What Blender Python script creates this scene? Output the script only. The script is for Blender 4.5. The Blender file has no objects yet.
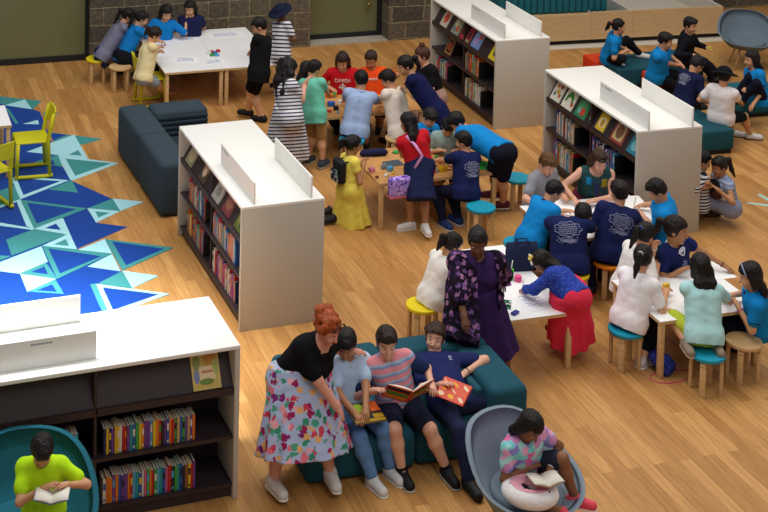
import bpy, bmesh, math, random
import numpy as np
from mathutils import Vector, Matrix
from mathutils.bvhtree import BVHTree
random.seed(7); np.random.seed(7)
scene = bpy.context.scene
COL = scene.collection
PI = math.pi
# ------------------------------------------------------------------ camera
CF, CX, CY, CP, CR, CH = 1409.4, 245.4, -285.3, math.radians(3.69), math.radians(1.09), 7.52
def ray(px, py):
    a, b = px-CX, py-CY
    X = math.cos(CR)*a+math.sin(CR)*b; Y = -math.sin(CR)*a+math.cos(CR)*b
    u = -Y/CF; r = X/CF
    return np.array([r, math.cos(CP)+u*math.sin(CP), -math.sin(CP)+u*math.cos(CP)])
def W(px, py, z=0.0):
    d = ray(px, py); t = (z-CH)/d[2]
    return np.array([d[0]*t, d[1]*t, z])
def pix(p):
    x, y, z = p[0], p[1], p[2]-CH
    d = y*math.cos(CP)-z*math.sin(CP); u = y*math.sin(CP)+z*math.cos(CP)
    X = CF*x/d; Y = -CF*u/d
    return np.array([CX+math.cos(CR)*X-math.sin(CR)*Y, CY+math.sin(CR)*X+math.cos(CR)*Y])
cam_data = bpy.data.cameras.new('camera'); cam = bpy.data.objects.new('camera', cam_data); COL.objects.link(cam)
cam_data.sensor_fit = 'HORIZONTAL'; cam_data.sensor_width = 36.0; cam_data.lens = CF/768*36
cam_data.shift_x = (384-CX)/768; cam_data.shift_y = (CY-256)/768
cam.matrix_world = Matrix.Translation((0, 0, CH)) @ Matrix.Rotation(PI/2-CP, 4, 'X') @ Matrix.Rotation(CR, 4, 'Z')
cam_data.clip_end = 200
scene.camera = cam
YAW = math.radians(16.5)
E1 = np.array([math.cos(YAW), math.sin(YAW), 0]); E2 = np.array([-math.sin(YAW), math.cos(YAW), 0]); EZ = np.array([0, 0, 1.0])
# ------------------------------------------------------------------ materials
def lin(c): return tuple(((v/12.92) if v <= .04045 else ((v+.055)/1.055)**2.4) for v in c)
def hx(s):
    s = s.lstrip('#'); return lin([int(s[i:i+2], 16)/255 for i in (0, 2, 4)])
_M = {}
def new_mat(name):
    m = bpy.data.materials.new(name); m.use_nodes = True
    return m, m.node_tree.nodes, m.node_tree.links, m.node_tree.nodes['Principled BSDF']
def mat(color, rough=.6, spec=.3, metal=0, var=.06, bump=0, scale=30, trans=0, name='paint'):
    key = (color, rough, spec, metal, var, bump, scale, trans)
    if key in _M: return _M[key]
    m, n, l, b = new_mat(name)
    c = hx(color) if isinstance(color, str) else color
    b.inputs['Roughness'].default_value = rough
    b.inputs['Specular IOR Level'].default_value = spec
    b.inputs['Metallic'].default_value = metal
    b.inputs['Transmission Weight'].default_value = trans
    t = n.new('ShaderNodeTexCoord'); z = n.new('ShaderNodeTexNoise'); z.inputs['Scale'].default_value = scale
    z.inputs['Detail'].default_value = 3
    l.new(t.outputs['Object'], z.inputs['Vector'])
    r = n.new('ShaderNodeValToRGB')
    r.color_ramp.elements[0].position = .3; r.color_ramp.elements[1].position = .7
    r.color_ramp.elements[0].color = (*[v*(1-var) for v in c], 1); r.color_ramp.elements[1].color = (*[min(1, v*(1+var)) for v in c], 1)
    l.new(z.outputs['Fac'], r.inputs['Fac']); l.new(r.outputs['Color'], b.inputs['Base Color'])
    if bump:
        bp = n.new('ShaderNodeBump'); bp.inputs['Strength'].default_value = bump; bp.inputs['Distance'].default_value = .01
        l.new(z.outputs['Fac'], bp.inputs['Height']); l.new(bp.outputs['Normal'], b.inputs['Normal'])
    _M[key] = m
    return m
def cloth(color): return mat(color, .9, .12, 0, .06, .12, 30, name='cloth')
def upholstery(color): return mat(color, .85, .2, 0, .08, .2, 90, name='upholstery')
def stripes(ca, cb, period, up, duty=.5, cc=None):
    key = ('st', ca, cb, period, tuple(np.round(up, 3)), duty, cc)
    if key in _M: return _M[key]
    m, n, l, b = new_mat('striped_cloth'); b.inputs['Roughness'].default_value = .9; b.inputs['Specular IOR Level'].default_value = .12
    t = n.new('ShaderNodeTexCoord'); d = n.new('ShaderNodeVectorMath'); d.operation = 'DOT_PRODUCT'
    d.inputs[1].default_value = tuple(float(x) for x in up); l.new(t.outputs['Object'], d.inputs[0])
    q = n.new('ShaderNodeMath'); q.operation = 'DIVIDE'; q.inputs[1].default_value = period; l.new(d.outputs['Value'], q.inputs[0])
    fr = n.new('ShaderNodeMath'); fr.operation = 'FRACT'; l.new(q.outputs[0], fr.inputs[0])
    r = n.new('ShaderNodeValToRGB'); r.color_ramp.interpolation = 'CONSTANT'
    r.color_ramp.elements[0].color = (*hx(ca), 1); r.color_ramp.elements[1].color = (*hx(cb), 1); r.color_ramp.elements[1].position = duty
    if cc:
        e = r.color_ramp.elements.new((1+duty)/2); e.color = (*hx(cc), 1)
    l.new(fr.outputs[0], r.inputs['Fac']); l.new(r.outputs['Color'], b.inputs['Base Color'])
    _M[key] = m; return m
def floral(base, cols, scale=14, cover=.45, name='floral_cloth'):
    """scattered flower spots of several colours over a base colour"""
    key = ('fl', base, tuple(cols), scale, cover)
    if key in _M: return _M[key]
    m, n, l, b = new_mat(name); b.inputs['Roughness'].default_value = .9; b.inputs['Specular IOR Level'].default_value = .12
    t = n.new('ShaderNodeTexCoord'); nz = n.new('ShaderNodeTexNoise'); nz.inputs['Scale'].default_value = scale*1.5
    mx = n.new('ShaderNodeVectorMath'); mx.operation = 'MULTIPLY_ADD'; mx.inputs[1].default_value = (.08*14/scale,)*3
    l.new(t.outputs['Object'], nz.inputs['Vector']); l.new(nz.outputs['Color'], mx.inputs[0]); l.new(t.outputs['Object'], mx.inputs[2])
    v = n.new('ShaderNodeTexVoronoi'); v.inputs['Scale'].default_value = scale; l.new(mx.outputs[0], v.inputs['Vector'])
    sep = n.new('ShaderNodeSeparateColor'); l.new(v.outputs['Color'], sep.inputs[0])
    r = n.new('ShaderNodeValToRGB'); r.color_ramp.interpolation = 'CONSTANT'
    k = len(cols)
    r.color_ramp.elements[0].color = (*hx(cols[0]), 1); r.color_ramp.elements[1].color = (*hx(cols[1 % k]), 1); r.color_ramp.elements[1].position = 1/k
    for i in range(2, k):
        e = r.color_ramp.elements.new(i/k); e.color = (*hx(cols[i]), 1)
    l.new(sep.outputs[0], r.inputs['Fac'])
    lt = n.new('ShaderNodeMath'); lt.operation = 'LESS_THAN'; lt.inputs[1].default_value = cover
    l.new(v.outputs['Distance'], lt.inputs[0])
    keep = n.new('ShaderNodeMath'); keep.operation = 'GREATER_THAN'; keep.inputs[1].default_value = .25; l.new(sep.outputs[1], keep.inputs[0])
    ml = n.new('ShaderNodeMath'); ml.operation = 'MULTIPLY'; l.new(lt.outputs[0], ml.inputs[0]); l.new(keep.outputs[0], ml.inputs[1])
    mix = n.new('ShaderNodeMix'); mix.data_type = 'RGBA'; mix.inputs[6].default_value = (*hx(base), 1)
    l.new(ml.outputs[0], mix.inputs[0]); l.new(r.outputs['Color'], mix.inputs[7]); l.new(mix.outputs[2], b.inputs['Base Color'])
    _M[key] = m; return m
def hair_mat(color):
    key = ('hair', color)
    if key in _M: return _M[key]
    m, n, l, b = new_mat('hair'); b.inputs['Roughness'].default_value = .46; b.inputs['Specular IOR Level'].default_value = .3
    t = n.new('ShaderNodeTexCoord'); w = n.new('ShaderNodeTexNoise'); w.inputs['Scale'].default_value = 60
    mp = n.new('ShaderNodeMapping'); mp.inputs['Scale'].default_value = (1, 1, .25)
    l.new(t.outputs['Object'], mp.inputs[0]); l.new(mp.outputs[0], w.inputs['Vector'])
    c = hx(color); r = n.new('ShaderNodeValToRGB'); r.color_ramp.elements[0].position = .35; r.color_ramp.elements[1].position = .7
    r.color_ramp.elements[0].color = (*[v*.65 for v in c], 1); r.color_ramp.elements[1].color = (*[min(1, v*1.5) for v in c], 1)
    l.new(w.outputs['Fac'], r.inputs['Fac']); l.new(r.outputs['Color'], b.inputs['Base Color'])
    bp = n.new('ShaderNodeBump'); bp.inputs['Strength'].default_value = .9; bp.inputs['Distance'].default_value = .02
    l.new(w.outputs['Fac'], bp.inputs['Height']); l.new(bp.outputs['Normal'], b.inputs['Normal'])
    _M[key] = m; return m
def skin_mat(color):
    key = ('skin', color)
    if key in _M: return _M[key]
    m = mat(color, .5, .35, 0, .05, .05, 25, name='skin')
    _M[key] = m; return m
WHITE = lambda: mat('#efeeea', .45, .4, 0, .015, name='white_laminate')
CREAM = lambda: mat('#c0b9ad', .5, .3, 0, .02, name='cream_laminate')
DARK = lambda: mat('#35292c', .45, .35, 0, .06, name='dark_shelf')
def wood(c1, c2, scale=1.0, rot=0.0, rough=.45, name='birch_wood'):
    key = ('wood', c1, c2, scale, rot)
    if key in _M: return _M[key]
    m, n, l, b = new_mat(name); b.inputs['Roughness'].default_value = rough
    t = n.new('ShaderNodeTexCoord'); mp = n.new('ShaderNodeMapping'); mp.inputs['Scale'].default_value = (4*scale, 4*scale, 30*scale)
    mp.inputs['Rotation'].default_value = (0, rot, 0)
    z = n.new('ShaderNodeTexNoise'); z.inputs['Scale'].default_value = 2; z.inputs['Detail'].default_value = 4
    l.new(t.outputs['Object'], mp.inputs[0]); l.new(mp.outputs[0], z.inputs['Vector'])
    r = n.new('ShaderNodeValToRGB'); r.color_ramp.elements[0].position = .3; r.color_ramp.elements[1].position = .7
    r.color_ramp.elements[0].color = (*hx(c1), 1); r.color_ramp.elements[1].color = (*hx(c2), 1)
    l.new(z.outputs['Fac'], r.inputs['Fac']); l.new(r.outputs['Color'], b.inputs['Base Color'])
    _M[key] = m; return m
BIRCH = lambda: wood('#c79f6c', '#dcb988')
# ------------------------------------------------------------------ object helpers
def tag(o, label=None, cat=None, group=None, kind=None):
    if label: o['label'] = label
    if cat: o['category'] = cat
    if group: o['group'] = group
    if kind: o['kind'] = kind
    return o
def empty(name, loc=(0, 0, 0), rz=0.0, label=None, cat=None, group=None):
    o = bpy.data.objects.new(name, None); COL.objects.link(o); o.empty_display_size = .1
    o.location = tuple(float(v) for v in loc); o.rotation_euler = (0, 0, rz)
    return tag(o, label, cat, group)
def mesh_obj(name, me, parent=None, smooth=False):
    if smooth:
        me.polygons.foreach_set('use_smooth', [True]*len(me.polygons))
    o = bpy.data.objects.new(name, me); COL.objects.link(o)
    if parent is not None: o.parent = parent
    return o
class MB:
    """collects shapes with a material index each into one mesh"""
    def __init__(s): s.v = []; s.f = []; s.m = []; s.sm = []
    def add(s, v, f, mi=0, smooth=False):
        o = len(s.v); s.v += [tuple(float(c) for c in p) for p in v]
        for q in f: s.f.append(tuple(i+o for i in q)); s.m.append(mi); s.sm.append(smooth)
        return s
    def box(s, lo, hi, mi=0, M=None, bev=0.0, seg=2):
        lo = np.array(lo, float); hi = np.array(hi, float)
        if bev > 0:
            bm = bmesh.new(); bmesh.ops.create_cube(bm, size=1)
            for v in bm.verts: v.co = Vector((lo+hi)/2)+Vector((v.co.x*(hi-lo)[0], v.co.y*(hi-lo)[1], v.co.z*(hi-lo)[2]))
            bmesh.ops.bevel(bm, geom=bm.edges[:], offset=bev, segments=seg, affect='EDGES', profile=.5)
            bm.verts.index_update()
            vs = [v.co.copy() for v in bm.verts]; fs = [[v.index for v in f.verts] for f in bm.faces]; bm.free()
            if M is not None: vs = [M @ v for v in vs]
            return s.add(vs, fs, mi, True)
        vs = [Vector((x, y, z)) for z in (lo[2], hi[2]) for y in (lo[1], hi[1]) for x in (lo[0], hi[0])]
        if M is not None: vs = [M @ v for v in vs]
        return s.add(vs, [(0, 2, 3, 1), (4, 5, 7, 6), (0, 1, 5, 4), (2, 6, 7, 3), (0, 4, 6, 2), (1, 3, 7, 5)], mi)
    def tube(s, pts, r, mi=0, n=8, caps=True):
        pts = [np.array(p, float) for p in pts]; rs = r if isinstance(r, (list, tuple)) else [r]*len(pts)
        vs = []; prev = None
        for i, p in enumerate(pts):
            d = (pts[min(i+1, len(pts)-1)]-pts[max(i-1, 0)]); d = d/(np.linalg.norm(d)+1e-9)
            if prev is None:
                a = np.array([0, 0, 1.]) if abs(d[2]) < .9 else np.array([1., 0, 0])
                u = np.cross(d, a)
            else: u = prev-d*np.dot(prev, d)
            u /= np.linalg.norm(u)+1e-9; prev = u; w = np.cross(d, u)
            for k in range(n):
                t = 2*PI*k/n; vs.append(p+rs[i]*(math.cos(t)*u+math.sin(t)*w))
        fs = []
        for i in range(len(pts)-1):
            for k in range(n):
                a = i*n+k; b = i*n+(k+1) % n; fs.append((a, b, b+n, a+n))
        if caps:
            fs.append(tuple(range(n-1, -1, -1))); fs.append(tuple(range((len(pts)-1)*n, len(pts)*n)))
        return s.add(vs, fs, mi, True)
    def cyl(s, c, r, z0, z1, mi=0, n=28, r2=None, bev=0.0):
        r2 = r if r2 is None else r2
        prof = [(r, z0), (r2, z1)]
        if bev: prof = [(r-bev, z0), (r, z0+bev), (r2, z1-bev), (r2-bev, z1)]
        vs = [(c[0]+a*math.cos(2*PI*k/n), c[1]+a*math.sin(2*PI*k/n), z) for a, z in prof for k in range(n)]
        fs = [(i*n+k, i*n+(k+1) % n, (i+1)*n+(k+1) % n, (i+1)*n+k) for i in range(len(prof)-1) for k in range(n)]
        s.add(vs, fs, mi, True)
        s.add([vs[k] for k in range(n)], [tuple(range(n-1, -1, -1))], mi)
        return s.add([vs[(len(prof)-1)*n+k] for k in range(n)], [tuple(range(n))], mi)
    def prism(s, poly, z0, z1, mi=0, M=None):
        n = len(poly); a = sum(poly[i][0]*poly[(i+1) % n][1]-poly[(i+1) % n][0]*poly[i][1] for i in range(n))
        if a < 0: poly = poly[::-1]
        vs = [Vector((p[0], p[1], z0)) for p in poly]+[Vector((p[0], p[1], z1)) for p in poly]
        if M is not None: vs = [M @ v for v in vs]
        return s.add(vs, [tuple(range(n-1, -1, -1)), tuple(range(n, 2*n))]+[(i, (i+1) % n, n+(i+1) % n, n+i) for i in range(n)], mi)
    def ell(s, c, r, mi=0, R=None, nu=10, nv=7):
        vs = []; R = np.eye(3) if R is None else R
        for j in range(nv+1):
            ph = PI*j/nv
            for i in range(nu):
                t = 2*PI*i/nu
                p = np.array([r[0]*math.sin(ph)*math.cos(t), r[1]*math.sin(ph)*math.sin(t), r[2]*math.cos(ph)])
                vs.append(np.array(c)+p @ R)
        fs = [(j*nu+i, (j+1)*nu+i, (j+1)*nu+(i+1) % nu, j*nu+(i+1) % nu) for j in range(nv) for i in range(nu)]
        return s.add(vs, fs, mi, True)
    def build(s, name, mats, parent=None):
        me = bpy.data.meshes.new(name); me.from_pydata(s.v, [], s.f)
        if not isinstance(mats, (list, tuple)): mats = [mats]
        for m in mats: me.materials.append(m)
        me.polygons.foreach_set('material_index', s.m); me.polygons.foreach_set('use_smooth', s.sm)
        me.validate(); me.update()
        return mesh_obj(name, me, parent)
def frame_to_matrix(o, x, y):
    x = Vector(x).normalized(); y = Vector(y); z = x.cross(y).normalized(); y = z.cross(x)
    return Matrix(((x.x, y.x, z.x, o[0]), (x.y, y.y, z.y, o[1]), (x.z, y.z, z.z, o[2]), (0, 0, 0, 1)))
_ONES = 'first second third fourth fifth sixth seventh eighth ninth tenth eleventh twelfth thirteenth fourteenth fifteenth sixteenth seventeenth eighteenth nineteenth'.split()
def ordinal(i):
    n = i+1
    if n < 20: return _ONES[n-1]
    t, o = divmod(n, 10)
    return {2: 'twent', 3: 'thirt', 4: 'fort'}[t]+'ieth' if o == 0 else {2: 'twenty', 3: 'thirty', 4: 'forty'}[t]+'-'+_ONES[o-1]
# ------------------------------------------------------------------ setting
def floor_mat():
    m, n, l, b = new_mat('oak_floorboards')
    t = n.new('ShaderNodeTexCoord'); mp = n.new('ShaderNodeMapping'); mp.inputs['Rotation'].default_value = (0, 0, -(YAW+PI/2))
    l.new(t.outputs['Object'], mp.inputs[0])
    br = n.new('ShaderNodeTexBrick'); br.offset = .37; br.inputs['Scale'].default_value = 1.0
    br.inputs['Brick Width'].default_value = 1.9; br.inputs['Row Height'].default_value = .13
    br.inputs['Mortar Size'].default_value = .0015; br.inputs['Mortar Smooth'].default_value = .3; br.inputs['Bias'].default_value = 0
    br.inputs['Color1'].default_value = (*hx('#b48148'), 1); br.inputs['Color2'].default_value = (*hx('#d3a163'), 1); br.inputs['Mortar'].default_value = (*hx('#7d5730'), 1)
    l.new(mp.outputs[0], br.inputs['Vector'])
    mp2 = n.new('ShaderNodeMapping'); mp2.inputs['Scale'].default_value = (1.2, 14, 1); l.new(mp.outputs[0], mp2.inputs[0])
    z = n.new('ShaderNodeTexNoise'); z.inputs['Scale'].default_value = 2.2; z.inputs['Detail'].default_value = 5; l.new(mp2.outputs[0], z.inputs['Vector'])
    r = n.new('ShaderNodeValToRGB'); r.color_ramp.elements[0].position = .32; r.color_ramp.elements[1].position = .72
    r.color_ramp.elements[0].color = (.74, .70, .64, 1); r.color_ramp.elements[1].color = (1.06, 1.03, 1.0, 1)
    l.new(z.outputs['Fac'], r.inputs['Fac'])
    mx = n.new('ShaderNodeMix'); mx.data_type = 'RGBA'; mx.blend_type = 'MULTIPLY'; mx.inputs[0].default_value = 1
    l.new(br.outputs['Color'], mx.inputs[6]); l.new(r.outputs['Color'], mx.inputs[7]); l.new(mx.outputs[2], b.inputs['Base Color'])
    b.inputs['Roughness'].default_value = .42; b.inputs['Specular IOR Level'].default_value = .35
    return m
mb = MB(); mb.box((-16, 2, -.1), (26, 34, 0)); fl = mb.build('floor', floor_mat()); tag(fl, kind='structure')

def stone_mat(scale=1.0):
    m, n, l, b = new_mat('bluestone_wall')
    t = n.new('ShaderNodeTexCoord'); mp = n.new('ShaderNodeMapping'); mp.inputs['Rotation'].default_value = (PI/2, 0, 0)
    l.new(t.outputs['Object'], mp.inputs[0])
    br = n.new('ShaderNodeTexBrick'); br.offset = .43; br.squash = .6; br.squash_frequency = 3
    br.inputs['Scale'].default_value = 1; br.inputs['Brick Width'].default_value = .62*scale; br.inputs['Row Height'].default_value = .30*scale
    br.inputs['Mortar Size'].default_value = .012; br.inputs['Mortar Smooth'].default_value = .4
    br.inputs['Color1'].default_value = (*hx('#4b443b'), 1); br.inputs['Color2'].default_value = (*hx('#6d6352'), 1); br.inputs['Mortar'].default_value = (*hx('#978a6a'), 1)
    z0 = n.new('ShaderNodeTexNoise'); z0.inputs['Scale'].default_value = 3; va = n.new('ShaderNodeVectorMath'); va.operation = 'MULTIPLY_ADD'; va.inputs[1].default_value = (.05, .05, .05)
    l.new(t.outputs['Object'], z0.inputs['Vector']); l.new(z0.outputs['Color'], va.inputs[0]); l.new(mp.outputs[0], va.inputs[2]); l.new(va.outputs[0], br.inputs['Vector'])
    z = n.new('ShaderNodeTexNoise'); z.inputs['Scale'].default_value = 14; z.inputs['Detail'].default_value = 8; l.new(t.outputs['Object'], z.inputs['Vector'])
    r = n.new('ShaderNodeValToRGB'); r.color_ramp.elements[0].position = .3; r.color_ramp.elements[1].position = .7
    r.color_ramp.elements[0].color = (.55, .55, .55, 1); r.color_ramp.elements[1].color = (1.15, 1.15, 1.12, 1); l.new(z.outputs['Fac'], r.inputs['Fac'])
    mx = n.new('ShaderNodeMix'); mx.data_type = 'RGBA'; mx.blend_type = 'MULTIPLY'; mx.inputs[0].default_value = 1
    l.new(br.outputs['Color'], mx.inputs[6]); l.new(r.outputs['Color'], mx.inputs[7]); l.new(mx.outputs[2], b.inputs['Base Color'])
    b.inputs['Roughness'].default_value = .9
    bp = n.new('ShaderNodeBump'); bp.inputs['Strength'].default_value = .7; bp.inputs['Distance'].default_value = .03
    ma = n.new('ShaderNodeMath'); ma.operation = 'SUBTRACT'; l.new(z.outputs['Fac'], ma.inputs[0]); l.new(br.outputs['Fac'], ma.inputs[1])
    l.new(ma.outputs[0], bp.inputs['Height']); l.new(bp.outputs['Normal'], b.inputs['Normal'])
    return m
WP = W(310, 46.5, 0)          # a point on the front line of the stone wall
def wall_at(s0, s1, d0, d1, z0, z1, mtl, name, mats=None):
    """box in the wall's own frame: s along the wall, d behind its face"""
    o = empty_less_box(name, WP, YAW, (s0, d0, z0), (s1, d1, z1), mtl); tag(o, kind='structure'); return o
def empty_less_box(name, loc, rz, lo, hi, mtl, bev=0):
    mb = MB(); mb.box(lo, hi, bev=bev); o = mb.build(name, mtl); o.location = tuple(loc); o.rotation_euler = (0, 0, rz); return o
ST = stone_mat()
wall_at(-3.98, 0, 0, .9, 0, 3.4, ST, 'wall_back_left_pier')
wall_at(1.50, 2.9, -.0, .9, 0, 3.4, ST, 'wall_back_right_pier')
wall_at(8.62, 12, .55, 1.2, 0, 3.4, ST, 'wall_back_right')
FRAME = mat('#1c1f24', .4, .4, name='black_frame'); PANE = mat('#6b6d4c', .18, .5, 0, .04, scale=2, name='olive_glass')
def glass_door(n, s0, s1, d):
    mb = MB(); f = .09
    for a, b in (((s0, d, 0), (s1, d+.1, .10)), ((s0, d, 3.2), (s1, d+.1, 3.3)), ((s0, d, .10), (s0+f, d+.1, 3.2)), ((s1-f, d, .10), (s1, d+.1, 3.2))):
        mb.box(a, b)
    o = mb.build('window_%d' % n, FRAME); o.location = tuple(WP); o.rotation_euler = (0, 0, YAW); tag(o, kind='structure')
    mb = MB(); mb.box((s0+f, d+.035, .10), (s1-f, d+.06, 3.2)); mb.build('pane', PANE, o)
    return o
g1 = glass_door(1, -8.4, -3.95, .12)
g2 = glass_door(2, .0, 1.5, .32)
mb = MB(); mb.tube([(1.20, .28, .45), (1.20, .28, 1.5)], .012); mb.tube([(1.20, .28, .62), (1.26, .30, .62)], .02)
mb.build('door_handle', mat('#a59a62', .35, .5, .6, name='brass'), g2)
mb = MB(); mb.box((.33*1.5, .37, .12), (.43*1.5, .378, 3.2)); mb.build('yellow_reflection', mat('#8a7c22', .5, name='painted_reflection'), g2)  # upright yellow reflection in the door glass, put in as a coloured strip
wall_at(0, 1.5, .0, .34, 0, .02, mat('#a8a094', .8, .2, 0, .08, name='concrete_sill'), 'trim_1')
# ------------------------------------------------------------------ floor graphic of triangles
def floor_graphic():
    T, L, B = 0, 1, 2
    P = [
     (B, [(-60, 97), (0, 97), (40, 112), (60, 163), (72, 181), (112, 199), (87, 209), (97, 223), (128, 227), (77, 249), (112, 254), (121, 271.5), (97, 284), (110, 309), (110, 330), (-60, 330)]),
     (T, [(0, 96.4), (42, 101), (33, 109), (0, 104)]), (L, [(4.7, 105.3), (25, 99.5), (32, 109.4)]), (T, [(4.7, 107.3), (8.6, 109), (18.8, 123.4), (15.5, 124)]),
     (T, [(43, 112.4), (59.4, 113.3), (44, 116.5)]), (L, [(23, 124), (38, 120), (39, 124.5)]),
     (T, [(51.5, 132.7), (102.3, 139), (82.8, 144.8), (53, 141)]), (B, [(50, 133), (67, 134.7), (53, 141)]), (L, [(26.5, 152), (74.2, 134.7), (88, 159), (62, 160), (56, 155)]),
     (T, [(68.7, 155), (78, 150.3), (82, 155.8)]),
     (L, [(62, 155.8), (119, 163.3), (73, 180.5)]), (T, [(65.5, 158.8), (111, 163.5), (75.3, 176)]), (L, [(56.5, 154.7), (62, 155.8), (75.5, 179), (70.5, 180.5)]),
     (T, [(33.6, 162.5), (57.8, 154.7), (62.5, 167)]), (B, [(42, 163.3), (53, 160), (54.7, 165)]),
     (L, [(33, 177.5), (69, 180.5), (20.3, 199.5), (21, 195)]), (B, [(15.6, 178.5), (60.5, 181.3), (23.4, 195.3)]),
     (L, [(11.5, 178), (16, 178), (23.6, 195.5), (20, 200)]), (T, [(48.4, 189.8), (72, 180.5), (78, 193)]), (B, [(21, 200), (48.4, 190.4), (111.7, 198.8), (87.5, 208.6)]),
     (T, [(87.5, 208.6), (112.5, 198.8), (120.3, 211.2)]), (L, [(112.5, 198.8), (144, 202), (120.3, 211.2)]), (L, [(87.5, 208.6), (120.3, 211.4), (96, 222.9)]), (T, [(95, 211.7), (110, 213), (98.4, 218)]),
     (T, [(20.5, 200), (87, 208.6), (34, 229.3)]), (B, [(27, 203), (76.6, 209.4), (36.7, 224)]),
     (T, [(-14, 196), (14, 186), (20.3, 199), (-14, 211)]), (L, [(-14, 210.5), (20.3, 199.4), (20.3, 201), (-14, 213)]), (L, [(17, 203), (20.3, 200), (34, 229.2), (26.5, 226.5)]), (L, [(-14, 222), (0, 223), (34, 228.8), (33, 230.3), (0, 226), (-14, 225)]),
     (L, [(34, 229.3), (58.5, 219.6), (68, 234.8)]), (B, [(45, 228.6), (56, 224), (61, 230.4)]), (L, [(58, 219.8), (63, 218.5), (77, 249.7), (69, 248.5)]),
     (T, [(6, 240), (33.6, 229.6), (67, 235), (11.7, 256)]), (L, [(42, 246.2), (67, 235), (76.8, 249.7)]), (T, [(53.5, 245), (66, 239.6), (69, 246.4)]),
     (T, [(-14, 255), (11, 256.5), (-14, 266)]), (L, [(-14, 268), (41.4, 246.6), (47.7, 262), (19.5, 274), (0, 271.6), (-14, 270)]),
     (T, [(42, 246.4), (111.7, 254), (57, 279.3)]), (B, [(48.4, 249), (101.5, 256.7), (60, 274)]), (L, [(78, 250.3), (104.7, 239.5), (112, 254)]),
     (T, [(104.7, 239.5), (173.6, 248), (122.5, 270.8)]), (B, [(112, 242), (164, 249.4), (126, 265.8)]), (L, [(87.5, 267), (112, 254.5), (120.6, 271.6)]),
     (T, [(20, 274), (46, 263), (57, 279.3)]), (B, [(31, 272.5), (44.5, 267), (48, 275)]), (L, [(20, 274.3), (56, 279.4), (27.3, 292.2)]), (T, [(27.3, 292), (55.5, 280), (64, 294.5)]), (B, [(36.7, 291), (52.3, 285), (56.5, 292.5)]),
     (L, [(122.5, 271.2), (158.3, 276.3), (132.2, 288.6)]), (T, [(122, 271.6), (132.4, 288.8), (98, 284)]), (L, [(95.3, 284.3), (169.7, 294.4), (109, 316)]), (B, [(102.5, 288), (158.7, 295), (113, 311)]), (T, [(90, 285), (96, 284.3), (108, 312), (102, 312)]),
    ]
    cols = [mat('#3f8f90', .5, .3, 0, .03, name='teal_vinyl'), mat('#a5dbe6', .5, .3, 0, .03, name='pale_blue_vinyl'), mat('#0f3f94', .5, .3, 0, .03, name='deep_blue_vinyl')]
    mb = MB(); o0 = W(60, 220, 0)
    for i, (c, q) in enumerate(P):
        mb.prism([tuple((W(x, y, 0)-o0)[:2]) for x, y in q], .0005, .002+i*.00012, c)
    o = mb.build('floor_mat', cols); o.location = tuple(o0)
    tag(o, 'large floor mat of blue, teal and pale blue triangles on the oak floor', 'floor mat')
floor_graphic()
mb = MB(); o0 = W(752, 203, 0)
for q in ([(748, 202.5), (768, 204.5), (768, 206.5), (746.5, 203.5)], [(757, 194.5), (760, 194), (771, 200), (768, 201)]):
    mb.prism([tuple((W(x, y, 0)-o0)[:2]) for x, y in q], .0005, .002)
tag(mb.build('floor_sticker', mat('#a9d2cf', .6, name='pale_teal_vinyl')), 'pale teal arrow stripes stuck on the floor at right', 'sticker').location = tuple(o0)
# ------------------------------------------------------------------ bookcases
def bookcase(name_pos, loc, rot, L, D, label):
    r = empty('bookcase', (loc[0], loc[1], 0), rot, label, 'bookcase', 'low double-sided bookcases')
    H = 1.36; wh = WHITE(); dk = DARK(); cr = CREAM()
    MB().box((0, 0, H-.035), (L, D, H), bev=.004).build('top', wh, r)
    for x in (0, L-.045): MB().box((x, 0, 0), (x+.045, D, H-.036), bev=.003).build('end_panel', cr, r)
    MB().box((.045, D/2-.012, .1), (L-.045, D/2+.012, H-.04)).build('back_panel', dk, r)
    for s in (0, 1):
        def by(mb, lo, hi):
            if s: mb.box((lo[0], D-hi[1], lo[2]), (hi[0], D-lo[1], hi[2]))
            else: mb.box(lo, hi)
            return mb
        by(MB(), (.045, .05, 0), (L-.045, D/2-.012, .1)).build('plinth', dk, r)
        for z in (.1, .525): by(MB(), (.045, .02, z), (L-.045, D/2-.012, z+.03)).build('shelf', dk, r)
        by(MB(), (L/2-.012, .045, .13), (L/2+.012, D/2-.012, H-.04)).build('divider', dk, r)
        for a, b in ((.045, L/2-.012), (L/2+.012, L-.045)):
            mb = MB(); y0, z0, y1, z1 = .03, .955, .24, 1.315
            poly = [(y0, z0-.025), (y0, z0), (y1, z1), (y1+.02, z1), (y0+.03, z0-.025)]
            if s: poly = [(D-y, z) for y, z in poly]
            Mx = Matrix(((0, 0, 1, 0), (1, 0, 0, 0), (0, 1, 0, 0), (0, 0, 0, 1)))
            mb.prism(poly, a, b, 0, Mx)
            by(mb, (a, .015, .925), (b, .045, .985)); mb.build('display_rack', dk, r)
    return r
BC = {'M': ((-.717, 16.913), math.radians(-71.83), 2.5, .939), 'R': ((4.295, 19.421), math.radians(-74.71), 2.47, .905),
      'T': ((3.184, 23.166), math.radians(-74.41), 2.494, .888), 'L': ((-2.306, 10.884), math.radians(18.77), 2.5, .92)}
bookcase('M', *BC['M'], 'white-topped bookcase between the dark corner sofa and the girl in the yellow dress')
bookcase('R', *BC['R'], 'cream bookcase behind the woman with sunglasses on her head')
bookcase('T', *BC['T'], 'cream bookcase beside the stone wall, furthest of the bookcases')
bookcase('L', *BC['L'], 'bookcase at the lower left behind the boy in a neon shirt')
BCNAME = {'M': 'bookcase by the dark sofa', 'R': 'bookcase behind the seated woman', 'T': 'bookcase by the stone wall', 'L': 'lower-left bookcase'}
def bmat(k):
    (x, y), r, L, D = BC[k]; return Matrix.Translation((x, y, 0)) @ Matrix.Rotation(r, 4, 'Z')
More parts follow.
